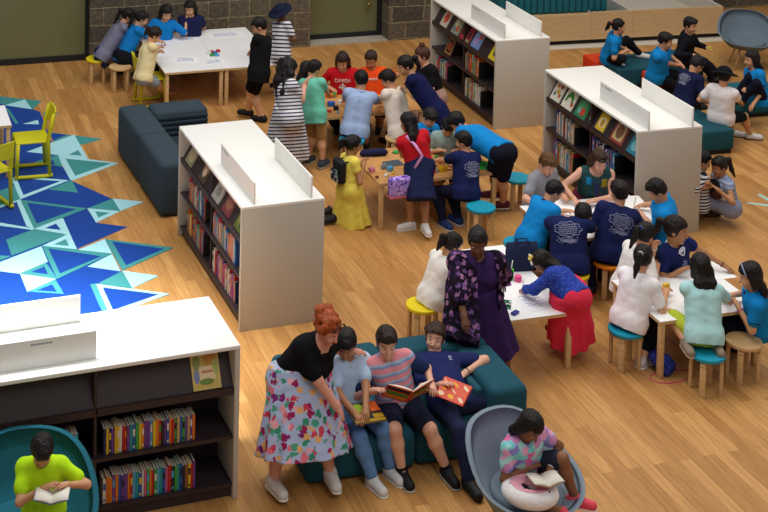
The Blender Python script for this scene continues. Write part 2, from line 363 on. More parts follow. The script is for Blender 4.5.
# white fins standing on the tops
def fin(k, x0, x1, y, which):
    (ox, oy), r, L, D = BC[k]; p = bmat(k) @ Vector((x0, y, 1.36))
    o = empty('sign_panel', p, r, 'white sign panel on top of the %s, %s' % (BCNAME[k], which), 'sign panel', 'white sign panels on the bookcases')
    MB().box((0, -.01, .0005), (x1-x0, .01, .24), bev=.003).build('panel', WHITE(), o)
    if y < .5:
        g = mat('#9aa0a8', .6, name='grey_lettering'); mb = MB(); x = .12 if k != 'L' else .62
        for wd in (.02, .016, .02, .012, .018, .03, .016, .02, .014, .018):
            mb.box((x, -.0125, .19), (x+wd*.8, -.0102, .205)); x += wd
        if k != 'L':
            mb.box((.04, -.0125, .185), (.05, -.0102, .215)); mb.box((.056, -.0125, .185), (.066, -.0102, .205))
        mb.build('lettering', g, o)
for k in 'MRT':
    D = BC[k][3]; near, far = 'above its visible books', 'on its rear side'
    fin(k, 1.28, 2.47, .15, near); fin(k, 1.28, 2.47, D-.14, far)
fin('L', .10, 1.275, .15, 'nearest the camera'); fin('L', .10, 1.275, .80, 'nearest the floor mat')
# ------------------------------------------------------------------ books
SP = {'red': '#b5232a', 'orange': '#d8741f', 'yellow': '#e0b62a', 'blue': '#2b57a8', 'navy': '#202a5c', 'teal': '#1f8f92', 'green': '#3b9a46', 'purple': '#6b3f8f', 'white': '#d8d3c8', 'black': '#26242a', 'brown': '#8a5a36', 'pink': '#c9587f', 'sky blue': '#4fa3c9', 'grey': '#8d8d92', 'tan': '#bb9a6a'}
PAGES = mat('#d9cdb4', .9, .1, 0, .05, name='paper_edges')
def book(loc, rot, t, h, d, cname, label, group, lean=0.0, band=None):
    """upright book: spine faces local -Y at y=0, thickness along x"""
    mb = MB(); c = .0022
    mb.box((0, 0, 0), (t, c*1.5, h)); mb.box((0, 0, 0), (c, d, h)); mb.box((t-c, 0, 0), (t, d, h))
    mats = [mat(SP[cname], .45, .35, name='book_cover')]
    if band:
        mb.box((t*.12, -.0008, h*.55), (t*.88, .0005, h*.82), 1); mb.box((t*.2, -.0008, h*.08), (t*.8, .0005, h*.18), 1)
        mats.append(mat(SP[band], .5, name='spine_label'))
    o = mb.build('book', mats); o.location = loc; o.rotation_euler = (0, lean, rot)
    tag(o, label, 'book', group)
    MB().box((c, c*1.5, .003), (t-c, d-.004, h-.003)).build('pages', PAGES, o)
    return o
PALM = ['orange', 'yellow', 'navy', 'purple', 'green', 'white', 'red', 'teal', 'blue', 'sky blue', 'tan', 'pink', 'black', 'brown', 'grey']
PALB = ['sky blue', 'blue', 'teal', 'white', 'tan', 'navy', 'grey', 'brown', 'red', 'yellow', 'green', 'white']
BSEQ = {'Lu': ['navy', 'yellow', 'navy', 'purple', 'yellow', 'yellow', 'white', 'red', 'red', 'purple', 'teal', 'blue', 'green', 'yellow', 'orange', 'purple', 'purple', 'sky blue', 'yellow', 'orange', 'red', 'black', 'purple', 'blue', 'orange', 'red', 'green', 'tan', 'blue', 'green', 'purple', 'tan', 'purple', 'orange'],
        'Ll': ['white', 'orange', 'orange', 'purple', 'orange', 'blue', 'purple', 'purple', 'orange', 'red', 'sky blue', 'teal', 'blue', 'white', 'pink', 'green', 'orange', 'red', 'green', 'sky blue', 'teal', 'blue', 'pink', 'red', 'black', 'green', 'teal', 'blue', 'black', 'brown', 'yellow', 'red', 'purple', 'purple', 'tan']}
rb = random.Random(11)
def row(k, x0, x1, z, key, where, pal, hmin=.16, hmax=.235, seq=None, back=False):
    B = bmat(k); rot = BC[k][1]; x = x0; i = 0
    prev = None; items = []
    while True:
        t = rb.uniform(.016, .031) if k != 'L' else rb.uniform(.018, .028)
        if x+t > x1: break
        c = seq[i % len(seq)] if seq else rb.choice(pal)
        h = rb.uniform(hmin, hmax)*(1.18 if k != 'L' else 1.1); d = rb.uniform(.125, .15)
        items.append((x, t, h, d, c)); x += t+.0012; i += 1
    n = len(items)
    end = 'from left'
    for i, (x, t, h, d, c) in enumerate(items):
        band = rb.choice(['white', 'yellow', 'black', 'orange', 'green', 'sky blue'])
        if band == c: band = 'white' if c != 'white' else 'blue'
        lab = '%s book with %s label, %s %s, %s' % (c, band, ordinal(i), end, where)
        p = B @ Vector((x, .055+rb.uniform(0, .01), z+.0005))
        book(p, rot, t, h, d, c, lab.replace(' with %s label' % band, ' without a label') if (i*7+n) % 3 else lab, 'books in %s' % where, 0, None if (i*7+n) % 3 else band)
row('L', 1.325, 2.14, .555, 'Lu', 'upper row, lower-left bookcase', PALM, .19, .215, BSEQ['Lu'])
row('L', 1.325, 2.14, .13, 'Ll', 'lower row, lower-left bookcase', PALM, .19, .215, BSEQ['Ll'])
row('L', .98, 1.13, .555, 'Lx', 'short row behind the neon boy', ['sky blue', 'blue', 'yellow', 'orange'], .19, .21)
row('M', .30, 1.0, .555, 'Mu', 'far upper row, dark-sofa bookcase', PALB, .19, .26)
row('M', .22, .93, .13, 'Ml', 'far lower row, dark-sofa bookcase', PALM, .19, .26)
row('M', 1.30, 2.15, .555, 'Mv', 'near upper row, dark-sofa bookcase', ['white', 'pink', 'sky blue', 'teal', 'blue', 'tan', 'orange', 'red'], .18, .25)
row('M', 1.30, 2.15, .13, 'Mw', 'near lower row, dark-sofa bookcase', ['white', 'pink', 'purple', 'grey', 'navy', 'tan', 'red'], .18, .25)
row('R', .25, .80, .555, 'Ru', 'far upper row, bookcase behind seated woman', ['tan', 'red', 'red', 'navy', 'white', 'tan', 'blue', 'grey', 'white'], .20, .28)
row('R', .20, .78, .13, 'Rl', 'far lower row, bookcase behind seated woman', ['sky blue', 'purple', 'red', 'white', 'tan', 'white', 'grey'], .20, .28)
row('R', 1.27, 1.85, .555, 'Rv', 'near upper row, bookcase behind seated woman', ['white', 'sky blue', 'grey', 'purple', 'navy', 'blue'], .20, .27)
row('T', .10, .62, .13, 'Tl', 'far lower row, stone-wall bookcase', ['blue', 'sky blue', 'white', 'teal', 'green', 'tan', 'pink', 'red'], .20, .26)
row('T', 1.30, 1.80, .555, 'Tv', 'near upper row, stone-wall bookcase', ['red', 'orange', 'red', 'green', 'teal', 'white', 'red', 'tan'], .2, .27)
row('T', 1.30, 1.88, .13, 'Tw', 'near lower row, stone-wall bookcase', ['red', 'white', 'green', 'white', 'pink', 'tan', 'brown', 'orange'], .2, .27)
# black bookends closing the rows
def bookend(k, x, z, where):
    o = empty('bookend', bmat(k) @ Vector((x, .05, z+.0005)), BC[k][1], 'black block bookend closing '+where, 'bookend', 'black bookends')
    MB().box((0, 0, 0), (.012, .30, .25), bev=.002).build('plate', mat('#1b191c', .5, name='black_steel'), o)
    MB().box((.012, 0, 0), (.13, .30, .004)).build('foot', mat('#1b191c', .5, name='black_steel'), o)
for a in (('M', 1.005, .555, 'far upper row, dark-sofa bookcase'), ('M', .935, .13, 'far lower row, dark-sofa bookcase'), ('R', .805, .555, 'far upper row, bookcase behind seated woman'), ('R', .785, .13, 'far lower row, bookcase behind seated woman'), ('R', 1.855, .555, 'near upper row, bookcase behind seated woman'), ('T', .625, .13, 'far lower row, stone-wall bookcase'), ('T', 1.805, .555, 'near upper row, stone-wall bookcase'), ('T', 1.885, .13, 'near lower row, stone-wall bookcase')):
    bookend(*a)
# display books leaning on the sloped racks
def display_book(k, x, w, h, base, art, label, z0=.987, y0=.047, ang=None):
    """art: list of (shape, cx, cy, rx, ry, colour) in cover fractions"""
    ang = math.atan2(1.315-.955, .24-.03) if ang is None else ang
    B = bmat(k) @ Matrix.Translation((x, y0, z0)) @ Matrix.Rotation(ang, 4, 'X')
    mats = [mat(base, .35, .4, name='book_cover'), PAGES]; mb = MB()
    t = .014
    mb.box((0, 0, t-.003), (w, h, t)); mb.box((0, 0, .0), (w, h, .003)); mb.box((0, 0, .003), (.004, h, t-.003))
    for s, cx, cy, rx, ry, c in art:
        mats.append(mat(c, .4, .35, name='cover_print')); mi = len(mats)-1
        zt = t+.0006+.0002*mi
        if s == 'r': mb.box(((cx-rx)*w, (cy-ry)*h, t), ((cx+rx)*w, (cy+ry)*h, zt), mi)
        elif s == 'o': mb.prism([((cx+rx*math.cos(q*PI/8))*w, (cy+ry*math.sin(q*PI/8))*h) for q in range(16)], t, zt, mi)
        elif s == 'a':   # arched band
            qs = [q*PI/10 for q in range(11)]
            mb.prism([((cx+rx*math.cos(q))*w, (cy+ry*math.sin(q))*h) for q in qs]+[((cx+rx*.55*math.cos(q))*w, (cy+ry*.5*math.sin(q))*h) for q in qs[::-1]], t, zt, mi)
    o = mb.build('picture_book', mats); o.matrix_world = B
    tag(o, label, 'book', 'picture books displayed on the sloped racks')
    MB().box((.004, .004, .003), (w-.004, h-.004, t-.003)).build('pages', PAGES, o)
    return o
display_book('L', 2.10, .25, .31, '#d3b765', [('r', .5, .5, .42, .45, '#c9b25a'), ('o', .68, .74, .25, .17, '#c8903e'), ('o', .2, .7, .14, .2, '#8d9a52'), ('o', .16, .35, .1, .18, '#7a86b5'), ('r', .55, .42, .28, .17, '#e7cfa6'), ('r', .55, .45, .2, .03, '#c07a5a'), ('o', .5, .2, .26, .08, '#6f8b33'), ('o', .85, .55, .1, .2, '#a8b858')], 'illustrated cream and green picture book on the sloped rack of the lower-left bookcase')
display_book('M', .16, .26, .26, '#8c8a6a', [('o', .5, .5, .4, .38, '#b9aa84'), ('r', .5, .82, .3, .06, '#6c6a48')], 'olive and beige picture book, furthest display book of the sofa bookcase')
display_book('M', .72, .22, .27, '#4c3a30', [('o', .5, .55, .36, .32, '#c59a72'), ('o', .5, .4, .2, .2, '#e2cdb0')], 'brown picture book with a tan disc, second display book of the sofa bookcase')
display_book('M', 1.27, .27, .27, '#a2a39e', [('r', .5, .6, .4, .25, '#c4c6c2'), ('o', .5, .4, .3, .2, '#84867f')], 'grey picture book, third display book of the sofa bookcase')
display_book('M', 1.66, .25, .27, '#74343c', [('o', .5, .5, .36, .3, '#9a6a58'), ('r', .5, .84, .34, .05, '#d8c7a8')], 'dark red picture book, fourth display book of the sofa bookcase')
display_book('M', 2.10, .26, .27, '#55662f', [('o', .45, .5, .34, .34, '#93914c'), ('o', .6, .35, .2, .2, '#2f3d22')], 'green picture book, nearest display book of the sofa bookcase')
display_book('R', .10, .26, .30, '#d9d4c4', [('o', .3, .7, .14, .1, '#c9773c'), ('o', .66, .72, .16, .1, '#9a4a56'), ('o', .5, .45, .18, .12, '#c9a24a'), ('o', .25, .3, .12, .1, '#56748f'), ('o', .75, .3, .13, .1, '#b25a3c')], 'white picture book with many coloured spots, furthest on the rack behind seated woman')
display_book('R', .42, .28, .30, '#e3ddd0', [('a', .48, .3, .36, .5, '#3f8b36'), ('o', .82, .28, .1, .12, '#b8372e'), ('r', .5, .9, .34, .03, '#8d8d86')], 'white picture book with a green arched band on the rack behind seated woman')
display_book('R', .78, .28, .30, '#2f7a4e', [('o', .45, .55, .32, .3, '#4f9a62'), ('o', .6, .3, .2, .2, '#c2452f'), ('o', .3, .3, .14, .16, '#6ab0a0')], 'green picture book with a red spot on the rack behind seated woman')
display_book('R', 1.12, .12, .30, '#302c2c', [('o', .5, .5, .3, .3, '#b9b19c')], 'narrow black picture book on the rack behind seated woman')
display_book('R', 1.32, .26, .30, '#3a3838', [('r', .5, .45, .4, .40, '#d8b22e'), ('o', .5, .42, .3, .24, '#e6d9a2'), ('o', .5, .4, .14, .2, '#c58a2a')], 'black picture book with a yellow centre on the rack behind seated woman')
display_book('R', 1.72, .29, .31, '#8e3a30', [('r', .5, .52, .38, .4, '#c2a878'), ('o', .5, .5, .28, .3, '#7d5138'), ('r', .5, .86, .34, .05, '#d9c8a0')], 'red framed picture book on the rack behind seated woman')
display_book('R', 2.14, .24, .30, '#2f7f96', [('o', .5, .4, .3, .26, '#7ab8c4'), ('r', .5, .8, .34, .06, '#d9d4c4')], 'blue picture book, nearest on the rack behind seated woman')
display_book('T', .30, .25, .29, '#cfc3b4', [('o', .5, .5, .32, .3, '#c2473c'), ('o', .42, .35, .16, .14, '#e07a5a'), ('r', .5, .88, .34, .05, '#b53a34')], 'pale picture book with red blots, furthest on the stone-wall bookcase rack')
display_book('T', .74, .26, .29, '#8f9a86', [('o', .35, .6, .24, .2, '#c9b89a'), ('o', .66, .35, .2, .18, '#c2603c'), ('o', .3, .25, .2, .14, '#5f7f8c')], 'grey green collage picture book on the stone-wall bookcase rack')
display_book('T', 1.06, .13, .29, '#a8323c', [('o', .5, .5, .36, .3, '#2c2626')], 'narrow red and black picture book on the stone-wall bookcase rack')
display_book('T', 1.29, .13, .29, '#b03545', [('o', .5, .45, .3, .26, '#3a2a2c'), ('r', .5, .1, .4, .06, '#6fa05a')], 'narrow crimson picture book on the stone-wall bookcase rack')
display_book('T', 1.50, .28, .29, '#6f8fc4', [('o', .4, .35, .24, .24, '#a58ac4'), ('o', .7, .7, .2, .16, '#c9605a'), ('o', .3, .75, .18, .12, '#8fb8d8')], 'light blue picture book on the stone-wall bookcase rack')
display_book('T', 2.14, .25, .30, '#dcc42a', [('o', .55, .4, .2, .18, '#28242a'), ('o', .4, .6, .1, .08, '#3a363a')], 'bright yellow picture book with a black blot on the stone-wall bookcase rack')
# second sloped tier in the far bay of the stone-wall bookcase with a framed book
(_o), _r, _L, _D = BC['T'][0], BC['T'][1], BC['T'][2], BC['T'][3]
display_book('T', .46, .25, .30, '#5c3526', [('r', .5, .5, .40, .42, '#c39a5c'), ('r', .5, .5, .34, .37, '#3c221c'), ('o', .5, .5, .2, .26, '#a8452f')], 'brown framed picture book standing on the upper shelf of the stone-wall bookcase', z0=.557, y0=.06, ang=math.radians(66))
# ------------------------------------------------------------------ tables
def table(px, py, w, d, h, topm, label, legs=((1, 1), (1, 1)), th=.035, leg=.055, group='tables with birch legs', anchor=(0, 0), loc=None):
    p = W(px, py, h) if loc is None else np.array(loc)
    p = p - E1*anchor[0]-E2*anchor[1]
    r = empty('table', (p[0], p[1], 0), YAW, label, 'table', group)
    mb = MB(); mb.box((0, 0, h-th), (w, d, h-.004), 1); mb.box((.0, .0, h-.004), (w, d, h), 0); mb.build('tabletop', [topm, BIRCH()], r)
    for x in (.015, w-leg-.015):
        for y in (.015, d-leg-.015):
            MB().box((x, y, 0), (x+leg, y+leg, h-th), bev=.006).build('leg', BIRCH(), r)
    return r
WT = mat('#f3f4f6', .4, .4, 0, .015, name='white_tabletop'); OAKT = wood('#b9834a', '#cf9c60', 1.0, PI/2, name='oak_tabletop')
table(165, 73, .95, 2.1, .6, WT, 'white table by the stone wall, left one of a pair')
table(165, 73, .95, 2.1, .6, WT, 'white table by the stone wall, right one of a pair', anchor=(-.954, 0))
T_BK = table(323, 118, 1.55, 1.1, .6, OAKT, 'wooden table with building bricks between the girl in red and the boy in pale blue')
T_FR = table(379.5, 184, 1.63, 1.1, .6, OAKT, 'wooden table with building bricks beside the girl in the yellow dress')
T_RA = table(590, 238, 1.48, 1.0, .6, WT, 'white table in front of the woman with sunglasses on her head', anchor=(.37, 0))
T_RB = table(660.5, 322, 1.2, .93, .6, WT, 'white table where the girl in the mint shirt sits')
T_PU = table(575, 312, .90, 1.6, .6, WT, 'white table beside the woman in the purple dress', anchor=(.90, 0))
table(11.7, 125, 1.4, .8, .73, WT, 'white table at the left edge beside the yellow chair', anchor=(1.4, 0))
# ------------------------------------------------------------------ stools
def stool(px, py, color, label, h=.40, r=.18, loc=None, rot=.35):
    p = W(px, py, h) if loc is None else np.array(loc)
    o = empty('stool', (p[0], p[1], 0), YAW+rot, label, 'stool', 'round stools with birch legs')
    sm = BIRCH() if color is None else mat(color, .45, .35, 0, .02, name='stool_seat')
    MB().cyl((0, 0), r, h-.035, h, 0, bev=.004).build('seat', sm, o)
    for k in range(4):
        a = k*PI/2+.4; c, s = math.cos(a), math.sin(a)
        M = Matrix.Rotation(a, 4, 'Z'); mb = MB()
        q = r-.035
        mb.box((q-.012, -.029, 0), (q+.018, .029, h-.075), 0, M, bev=.005)
        pts = []
        mb.prism([(q-.012, h-.09), (q+.018, h-.09), (q+.018, h-.07), (q-.005, h-.0355), (q-.09, h-.0355), (q-.09, h-.06), (q-.03, h-.06), (q-.012, h-.075)], -.029, .029, 0, M @ Matrix(((1, 0, 0, 0), (0, 0, -1, 0), (0, 1, 0, 0), (0, 0, 0, 1))))
        mb.build('leg', BIRCH(), o)
    return o
TEAL, YEL, ORA = '#1592b0', '#e8d21c', '#f08a1e'
stool(423, 304, YEL, 'yellow stool behind the teal sofa under the girl in white')
stool(481, 206, TEAL, 'teal stool under the boy in navy at the front wooden table')
stool(517, 177, TEAL, 'empty teal stool right of the bending boy in blue')
stool(519, 242, TEAL, 'teal stool under the boy in the blue polo, beside the navy tote bag')
stool(573, 272, YEL, 'yellow stool under the navy boy nearest the girl in the pink skirt')
stool(609, 261, ORA, 'orange stool under the boy in the navy printed shirt')
stool(626, 328, TEAL, 'teal stool under the girl in white with a ponytail')
stool(707, 352, TEAL, 'teal stool under the girl in the mint shirt')
stool(744, 340, None, 'plain birch stool under the girl with the headband')
stool(352, 139, TEAL, 'teal stool under the boy in pale blue')
stool(120, 66, None, 'plain birch stool under the girl in blue at the left of the white table')
stool(97, 58, YEL, 'yellow stool under the girl in grey by the stone wall')
stool(398, 137, None, 'plain birch stool under the boy in the cream shirt')
# ------------------------------------------------------------------ yellow chairs
def tipchair(loc, rz, label, s_=1.0):
    o = empty('chair', loc, rz, label, 'chair', 'yellow plastic chairs'); o.scale = (s_, s_, s_); m = mat('#c9c417', .45, .35, 0, .03, name='yellow_plastic')
    mb = MB(); mb.box((-.20, -.20, .43), (.20, .21, .455), bev=.011); mb.build('seat', m, o)          # faces +Y
    mb = MB(); n = 6
    for i in range(n):   # curved backrest of slats merged in one shell
        x0, x1 = -.2+.4*i/n, -.2+.4*(i+1)/n
        f = lambda x: -.215-.03*(1-(x/.2)**2)
        vs = [(x0, f(x0), .60), (x1, f(x1), .60), (x1, f(x1)-.03, .80), (x0, f(x0)-.03, .80)]
        bk = [(x, y-.018, z) for x, y, z in vs]
        mb.add(vs+bk, [(0, 1, 2, 3), (7, 6, 5, 4), (0, 4, 5, 1), (3, 2, 6, 7), (1, 5, 6, 2), (0, 3, 7, 4)], 0)
    mb.build('backrest', m, o)
    for s in (-1, 1):
        x = s*.19
        MB().tube([(x, -.20, .03), (x, -.175, .44), (x, -.205, .62), (x, -.24, .78)], [.024, .026, .024, .018]).build('leg', m, o)
        MB().tube([(x, .20, .03), (x, .185, .44)], [.024, .026]).build('leg', m, o)
        MB().tube([(x, -.235, .035), (x, -.20, .025), (x, .05, .025), (x, .19, .03), (x, .22, .05)], .024).build('runner', m, o)
    return o
tipchair(W(31, 173, 0), YAW+PI/2, 'yellow plastic chair facing the white table on the triangle mat', 1.12)
tipchair(W(-12, 206, 0), YAW+.35, 'yellow plastic chair cut off by the left edge of the photo', 1.12)
tipchair(W(150, 104, 0), YAW-PI/2, 'yellow plastic chair under the girl in the cream top')
# ------------------------------------------------------------------ upholstered seats
def soft(parent, name, lo, hi, m, bev=.05, M=None): return MB().box(lo, hi, 0, M, bev=bev, seg=4).build(name, m, parent)
NAVYF = upholstery('#36444f'); TEALF = upholstery('#1c4d5c'); TEAL2 = upholstery('#1f5f6c')
def dark_sofa():
    p = W(160, 219, 0)
    o = empty('corner_sofa', p, YAW+.045, 'dark slate blue corner sofa beside the white-topped bookcase', 'sofa')
    Y = 2.28
    soft(o, 'arm_module', (0, 0, .012), (.42, 1.13, .70), NAVYF, .07); soft(o, 'arm_module', (0, 1.135, .012), (.42, Y, .70), NAVYF, .07)
    soft(o, 'backrest', (.425, Y-.42, .012), (1.22, Y, .70), NAVYF, .07)
    soft(o, 'seat_base', (.425, .1, .012), (1.22, Y-.425, .24), NAVYF, .04)
    soft(o, 'seat_cushion', (.43, .12, .242), (1.22, Y-.43, .36), upholstery('#28363f'), .04)
    for i in range(4): soft(o, 'back_roll', (.44, Y-.47-.012*(3-i), .365+.068*i), (1.2, Y-.423, .430+.068*i), upholstery('#26343d'), .022)
    b = empty('satchel', p+E1*.72+E2*.62+EZ*.365, YAW+.3, 'black satchel lying on the dark corner sofa', 'bag')
    soft(b, 'body', (-.15, -.11, 0), (.15, .11, .10), mat('#15171c', .45, .4, name='black_leather'), .035)
    MB().tube([(-.12, 0, .10), (-.08, .02, .15), (.06, .02, .15), (.1, 0, .10)], .009).build('strap', mat('#15171c', .45, .4, name='black_leather'), b)
dark_sofa()
def teal_sofa():
    p = W(308, 493, 0)+E2*.06
    o = empty('sofa', p, YAW, 'teal modular sofa where four people sit in a row reading', 'sofa')
    soft(o, 'seat_module', (0, 0, .012), (1.05, .78, .36), TEALF, .07); soft(o, 'seat_module', (1.055, .02, .012), (1.74, .78, .36), TEALF, .07)
    soft(o, 'backrest', (0, .785, .012), (1.05, 1.10, .66), TEALF, .07); soft(o, 'backrest', (1.055, .785, .012), (2.12, 1.10, .66), TEALF, .07)
    soft(o, 'armrest', (1.745, -.05, .012), (2.12, .78, .66), TEALF, .07)
    for i in range(3): soft(o, 'side_cushion', (1.66-.07*i, .12, .355), (1.742, .74, .60-.06*i), TEALF, .03)
teal_sofa()
def ottoman(px, py, z, w, d, h, m, label, anchor=(0, 0), rz=YAW, cat='ottoman', loc=0, grp='upholstered blocks at the upper right'):
    p = W(px, py, z); c, s = math.cos(rz), math.sin(rz); ax = np.array([c, s, 0]); ay = np.array([-s, c, 0])
    p = p-ax*(anchor[0]-loc)-ay*anchor[1]
    o = empty('ottoman', (p[0], p[1], 0), rz, label, cat, grp)
    soft(o, 'cushion', (0, 0, .06), (w, d, h), m, .035)
    MB().box((.03, .03, 0), (w-.03, d-.03, .062)).build('base', mat('#1a1a1c', .6, name='black_base'), o)
    return o
RED = upholstery('#d8401f')
ottoman(619, 69.5, .36, .95, .74, .36, TEALF, 'teal ottoman between the girl with a red hair tie and the boy in blue')
ottoman(586, 54, .36, .42, .42, .36, RED, 'red cube seat under the girl with a red hair tie', anchor=(.0, .4), loc=-.06)
ottoman(672, 96, .0, .36, .36, .34, RED, 'red cube seat behind the boy in the navy printed shirt', anchor=(.36, .0))
ottoman(734, 153.4, 0, .78, 1.25, .36, TEALF, 'teal ottoman under the boy with the bucket hat', anchor=(.78, 0))
ottoman(742, 119, 0, .9, .7, .34, TEAL2, 'teal ottoman under the girl at the right edge', anchor=(0, 0))
ottoman(660, 87, 0, .85, .72, .36, TEALF, 'teal ottoman under the boy in the black jacket', anchor=(-.02, -.05))
def shell_chair(loc, rz, color, label, s=1.0):
    """bucket armchair facing local +Y on four splayed legs"""
    o = empty('armchair', loc, rz, label, 'armchair'); m = upholstery(color)
    n = 40; rows = []
    prof = [0, .35, .62, .8, .92, 1.0]
    def pt(a, t, off):
        back = .5-.5*math.cos(a)                    # 0 front, 1 back
        back = back**1.0
        sm = lambda x: x*x*(3-2*x)
        hz = .43+.10*sm(min(1, back/.55))+.27*sm(max(0, (back-.42)/.58))
        rx = .41; ry = .37+.02*back
        rr = t if t < .62 else .62+(t-.62)*1.0
        q = (t/.62) if t < .62 else 1
        z0 = .385+.012*(1-q)
        z = .385 if t <= .62 else .385+(hz-.385)*((t-.62)/.38)**1.25
        k = rr*(1+off*.9)
        return (rx*k*math.sin(a)*s, ry*k*math.cos(a)*s, (z-(off*.55 if t <= .62 else off*.55*(1-(t-.62)/.38)))*s)
    V_ = []; F_ = []
    for off in (0, .11):
        b = len(V_)
        for t in prof[1:]:
            for i in range(n): V_.append(pt(2*PI*i/n, t, off))
        V_.append((0, 0, (.385-off*.55)*s)); c = len(V_)-1
        for j in range(len(prof)-2):
            for i in range(n):
                q = (b+j*n+i, b+j*n+(i+1) % n, b+(j+1)*n+(i+1) % n, b+(j+1)*n+i); F_.append(q if off else q[::-1])
        for i in range(n):
            q = (c, b+(i+1) % n, b+i); F_.append(q if off else q[::-1])
    top0 = (len(prof)-2)*n; top1 = len(prof[1:])*n+1+top0
    for i in range(n): F_.append((top0+i, top0+(i+1) % n, top1+(i+1) % n, top1+i))
    mb = MB(); mb.add(V_, F_, 0, True); sh = mb.build('shell', m, o)
    MB().cyl((0, .02), .27*s, .387*s, .43*s, 0, bev=.018).build('seat_cushion', m, o)
    for a in (45, 135, 225, 315):
        c, q = math.cos(math.radians(a)), math.sin(math.radians(a))
        MB().tube([(.30*c*s, .30*q*s, 0), (.17*c*s, .17*q*s, .345*s)], [.012, .02]).build('leg', wood('#b48a58', '#c99c68', name='oak_leg'), o)
    return o
shell_chair((2.42, 11.16, 0), math.radians(-140), '#7d8b99', 'grey shell armchair under the girl with the pink and white cushion', 1.14)
shell_chair(W(746, 67, 0), math.radians(-188), '#6a7987', 'empty grey shell armchair at the upper right corner', 1.12)
shell_chair((-1.58, 10.53, 0), math.radians(-174), '#1d5f70', 'teal shell armchair under the boy in the neon shirt', 1.24)
# ------------------------------------------------------------------ built-in bench at the upper right
BP = W(550, 47, 0)
def bench():
    o = empty('bench', (BP[0], BP[1], 0), YAW-.065, 'long pale wooden built-in bench with teal cushions along the top edge', 'bench')
    bw = wood('#c2a376', '#cfb186', .5, PI/2, name='pale_birch_panel'); cr = CREAM(); dk = mat('#2a211b', .7, name='dark_recess')
    MB().box((-.95, .08, 0), (3.45, 2.0, .10)).build('plinth', dk, o)
    MB().box((-.95, 0, .10), (.80, .9, .56)).build('front_panel', bw, o); MB().box((.803, 0, .10), (1.62, .05, .60)).build('front_panel', bw, o); MB().box((1.623, 0, .10), (3.45, .05, .60)).build('front_panel', bw, o)
    MB().box((.803, .051, .10), (3.45, 1.9, .30)).build('seat', cr, o)
    MB().box((3.40, .051, .30), (3.45, 1.9, .60)).build('end_panel', cr, o); MB().box((1.60, .051, .301), (1.65, 1.9, .58)).build('partition', cr, o)
    MB().box((.803, 1.85, .301), (3.40, 1.9, 1.3)).build('rear_panel', cr, o)
    MB().box((.79, .051, .301), (.803, 1.85, .60)).build('partition', cr, o)
    soft(o, 'mat', (.85, .35, .301), (1.55, 1.5, .36), upholstery('#2f8fa8'), .02)
    for i in range(17): soft(o, 'channel_cushion', (-.95+.125*i, .12, .562), (-.95+.125*i+.123, .62, 1.05), upholstery('#1f6470'), .05)
    soft(o, 'seat_pad', (-.95, .63, .562), (.8, .9, .70), upholstery('#2f8fa8'), .03)
bench()
tr = empty_less_box('trim_2', (BP[0], BP[1], 0), YAW-.065, (-1.3, -.18, 0), (3.6, .08, .012), mat('#cfc9bd', .6, name='white_trim')); tag(tr, kind='structure')
# pebbled pale blue screen next to the stone wall
def screen():
    p = W(722, 33, 0)+E2*.9
    m = floral('#b9d3e2', ['#5f86a8', '#dfeaf0', '#8fb2cc', '#3f6486'], 16, .5, 'speckled_blue')
    o = empty_less_box('screen', p, YAW, (0, 0, 0), (.42, .06, 1.5), m); tag(o, 'pale blue speckled screen behind the empty grey armchair', 'screen')
screen()
# ------------------------------------------------------------------ light
world = bpy.data.worlds.new('world'); scene.world = world; world.use_nodes = True
bg = world.node_tree.nodes['Background']; bg.inputs[0].default_value = (1.0, .97, .93, 1); bg.inputs[1].default_value = .22
def area(name, loc, target, size, power, color=(1, .97, .92), spread=180, sy=None):
    d = bpy.data.lights.new(name, 'AREA'); d.energy = power; d.color = color; d.shape = 'RECTANGLE'; d.size = size; d.size_y = sy or size; d.spread = math.radians(spread)
    o = bpy.data.objects.new(name, d); COL.objects.link(o); o.location = loc
    o.rotation_euler = (Vector(target)-Vector(loc)).to_track_quat('-Z', 'Y').to_euler(); return o
area('skylight', (-1.5, 15.5, 10.8), (-.5, 16, 0), 9, 760, (1, .99, .97))
area('hall_lights', (7.5, 19, 10.8), (7, 18.5, 0), 9, 640, (1, .91, .80))
area('roof_window', (-4.0, 12.6, 9.5), (-2.5, 13.5, 0), 1.6, 235, (.95, .98, 1), 34)
area('front_area_light', (4, 6, 9.5), (2.2, 12.5, 0), 5, 90, (1, .97, .93), 110)  # broad area light, unseen, from the camera side; no window modelled there
vs = scene.view_settings; vs.view_transform = 'Standard'; vs.look = 'None'; vs.gamma = 1; vs.use_curve_mapping = False; vs.exposure = .12
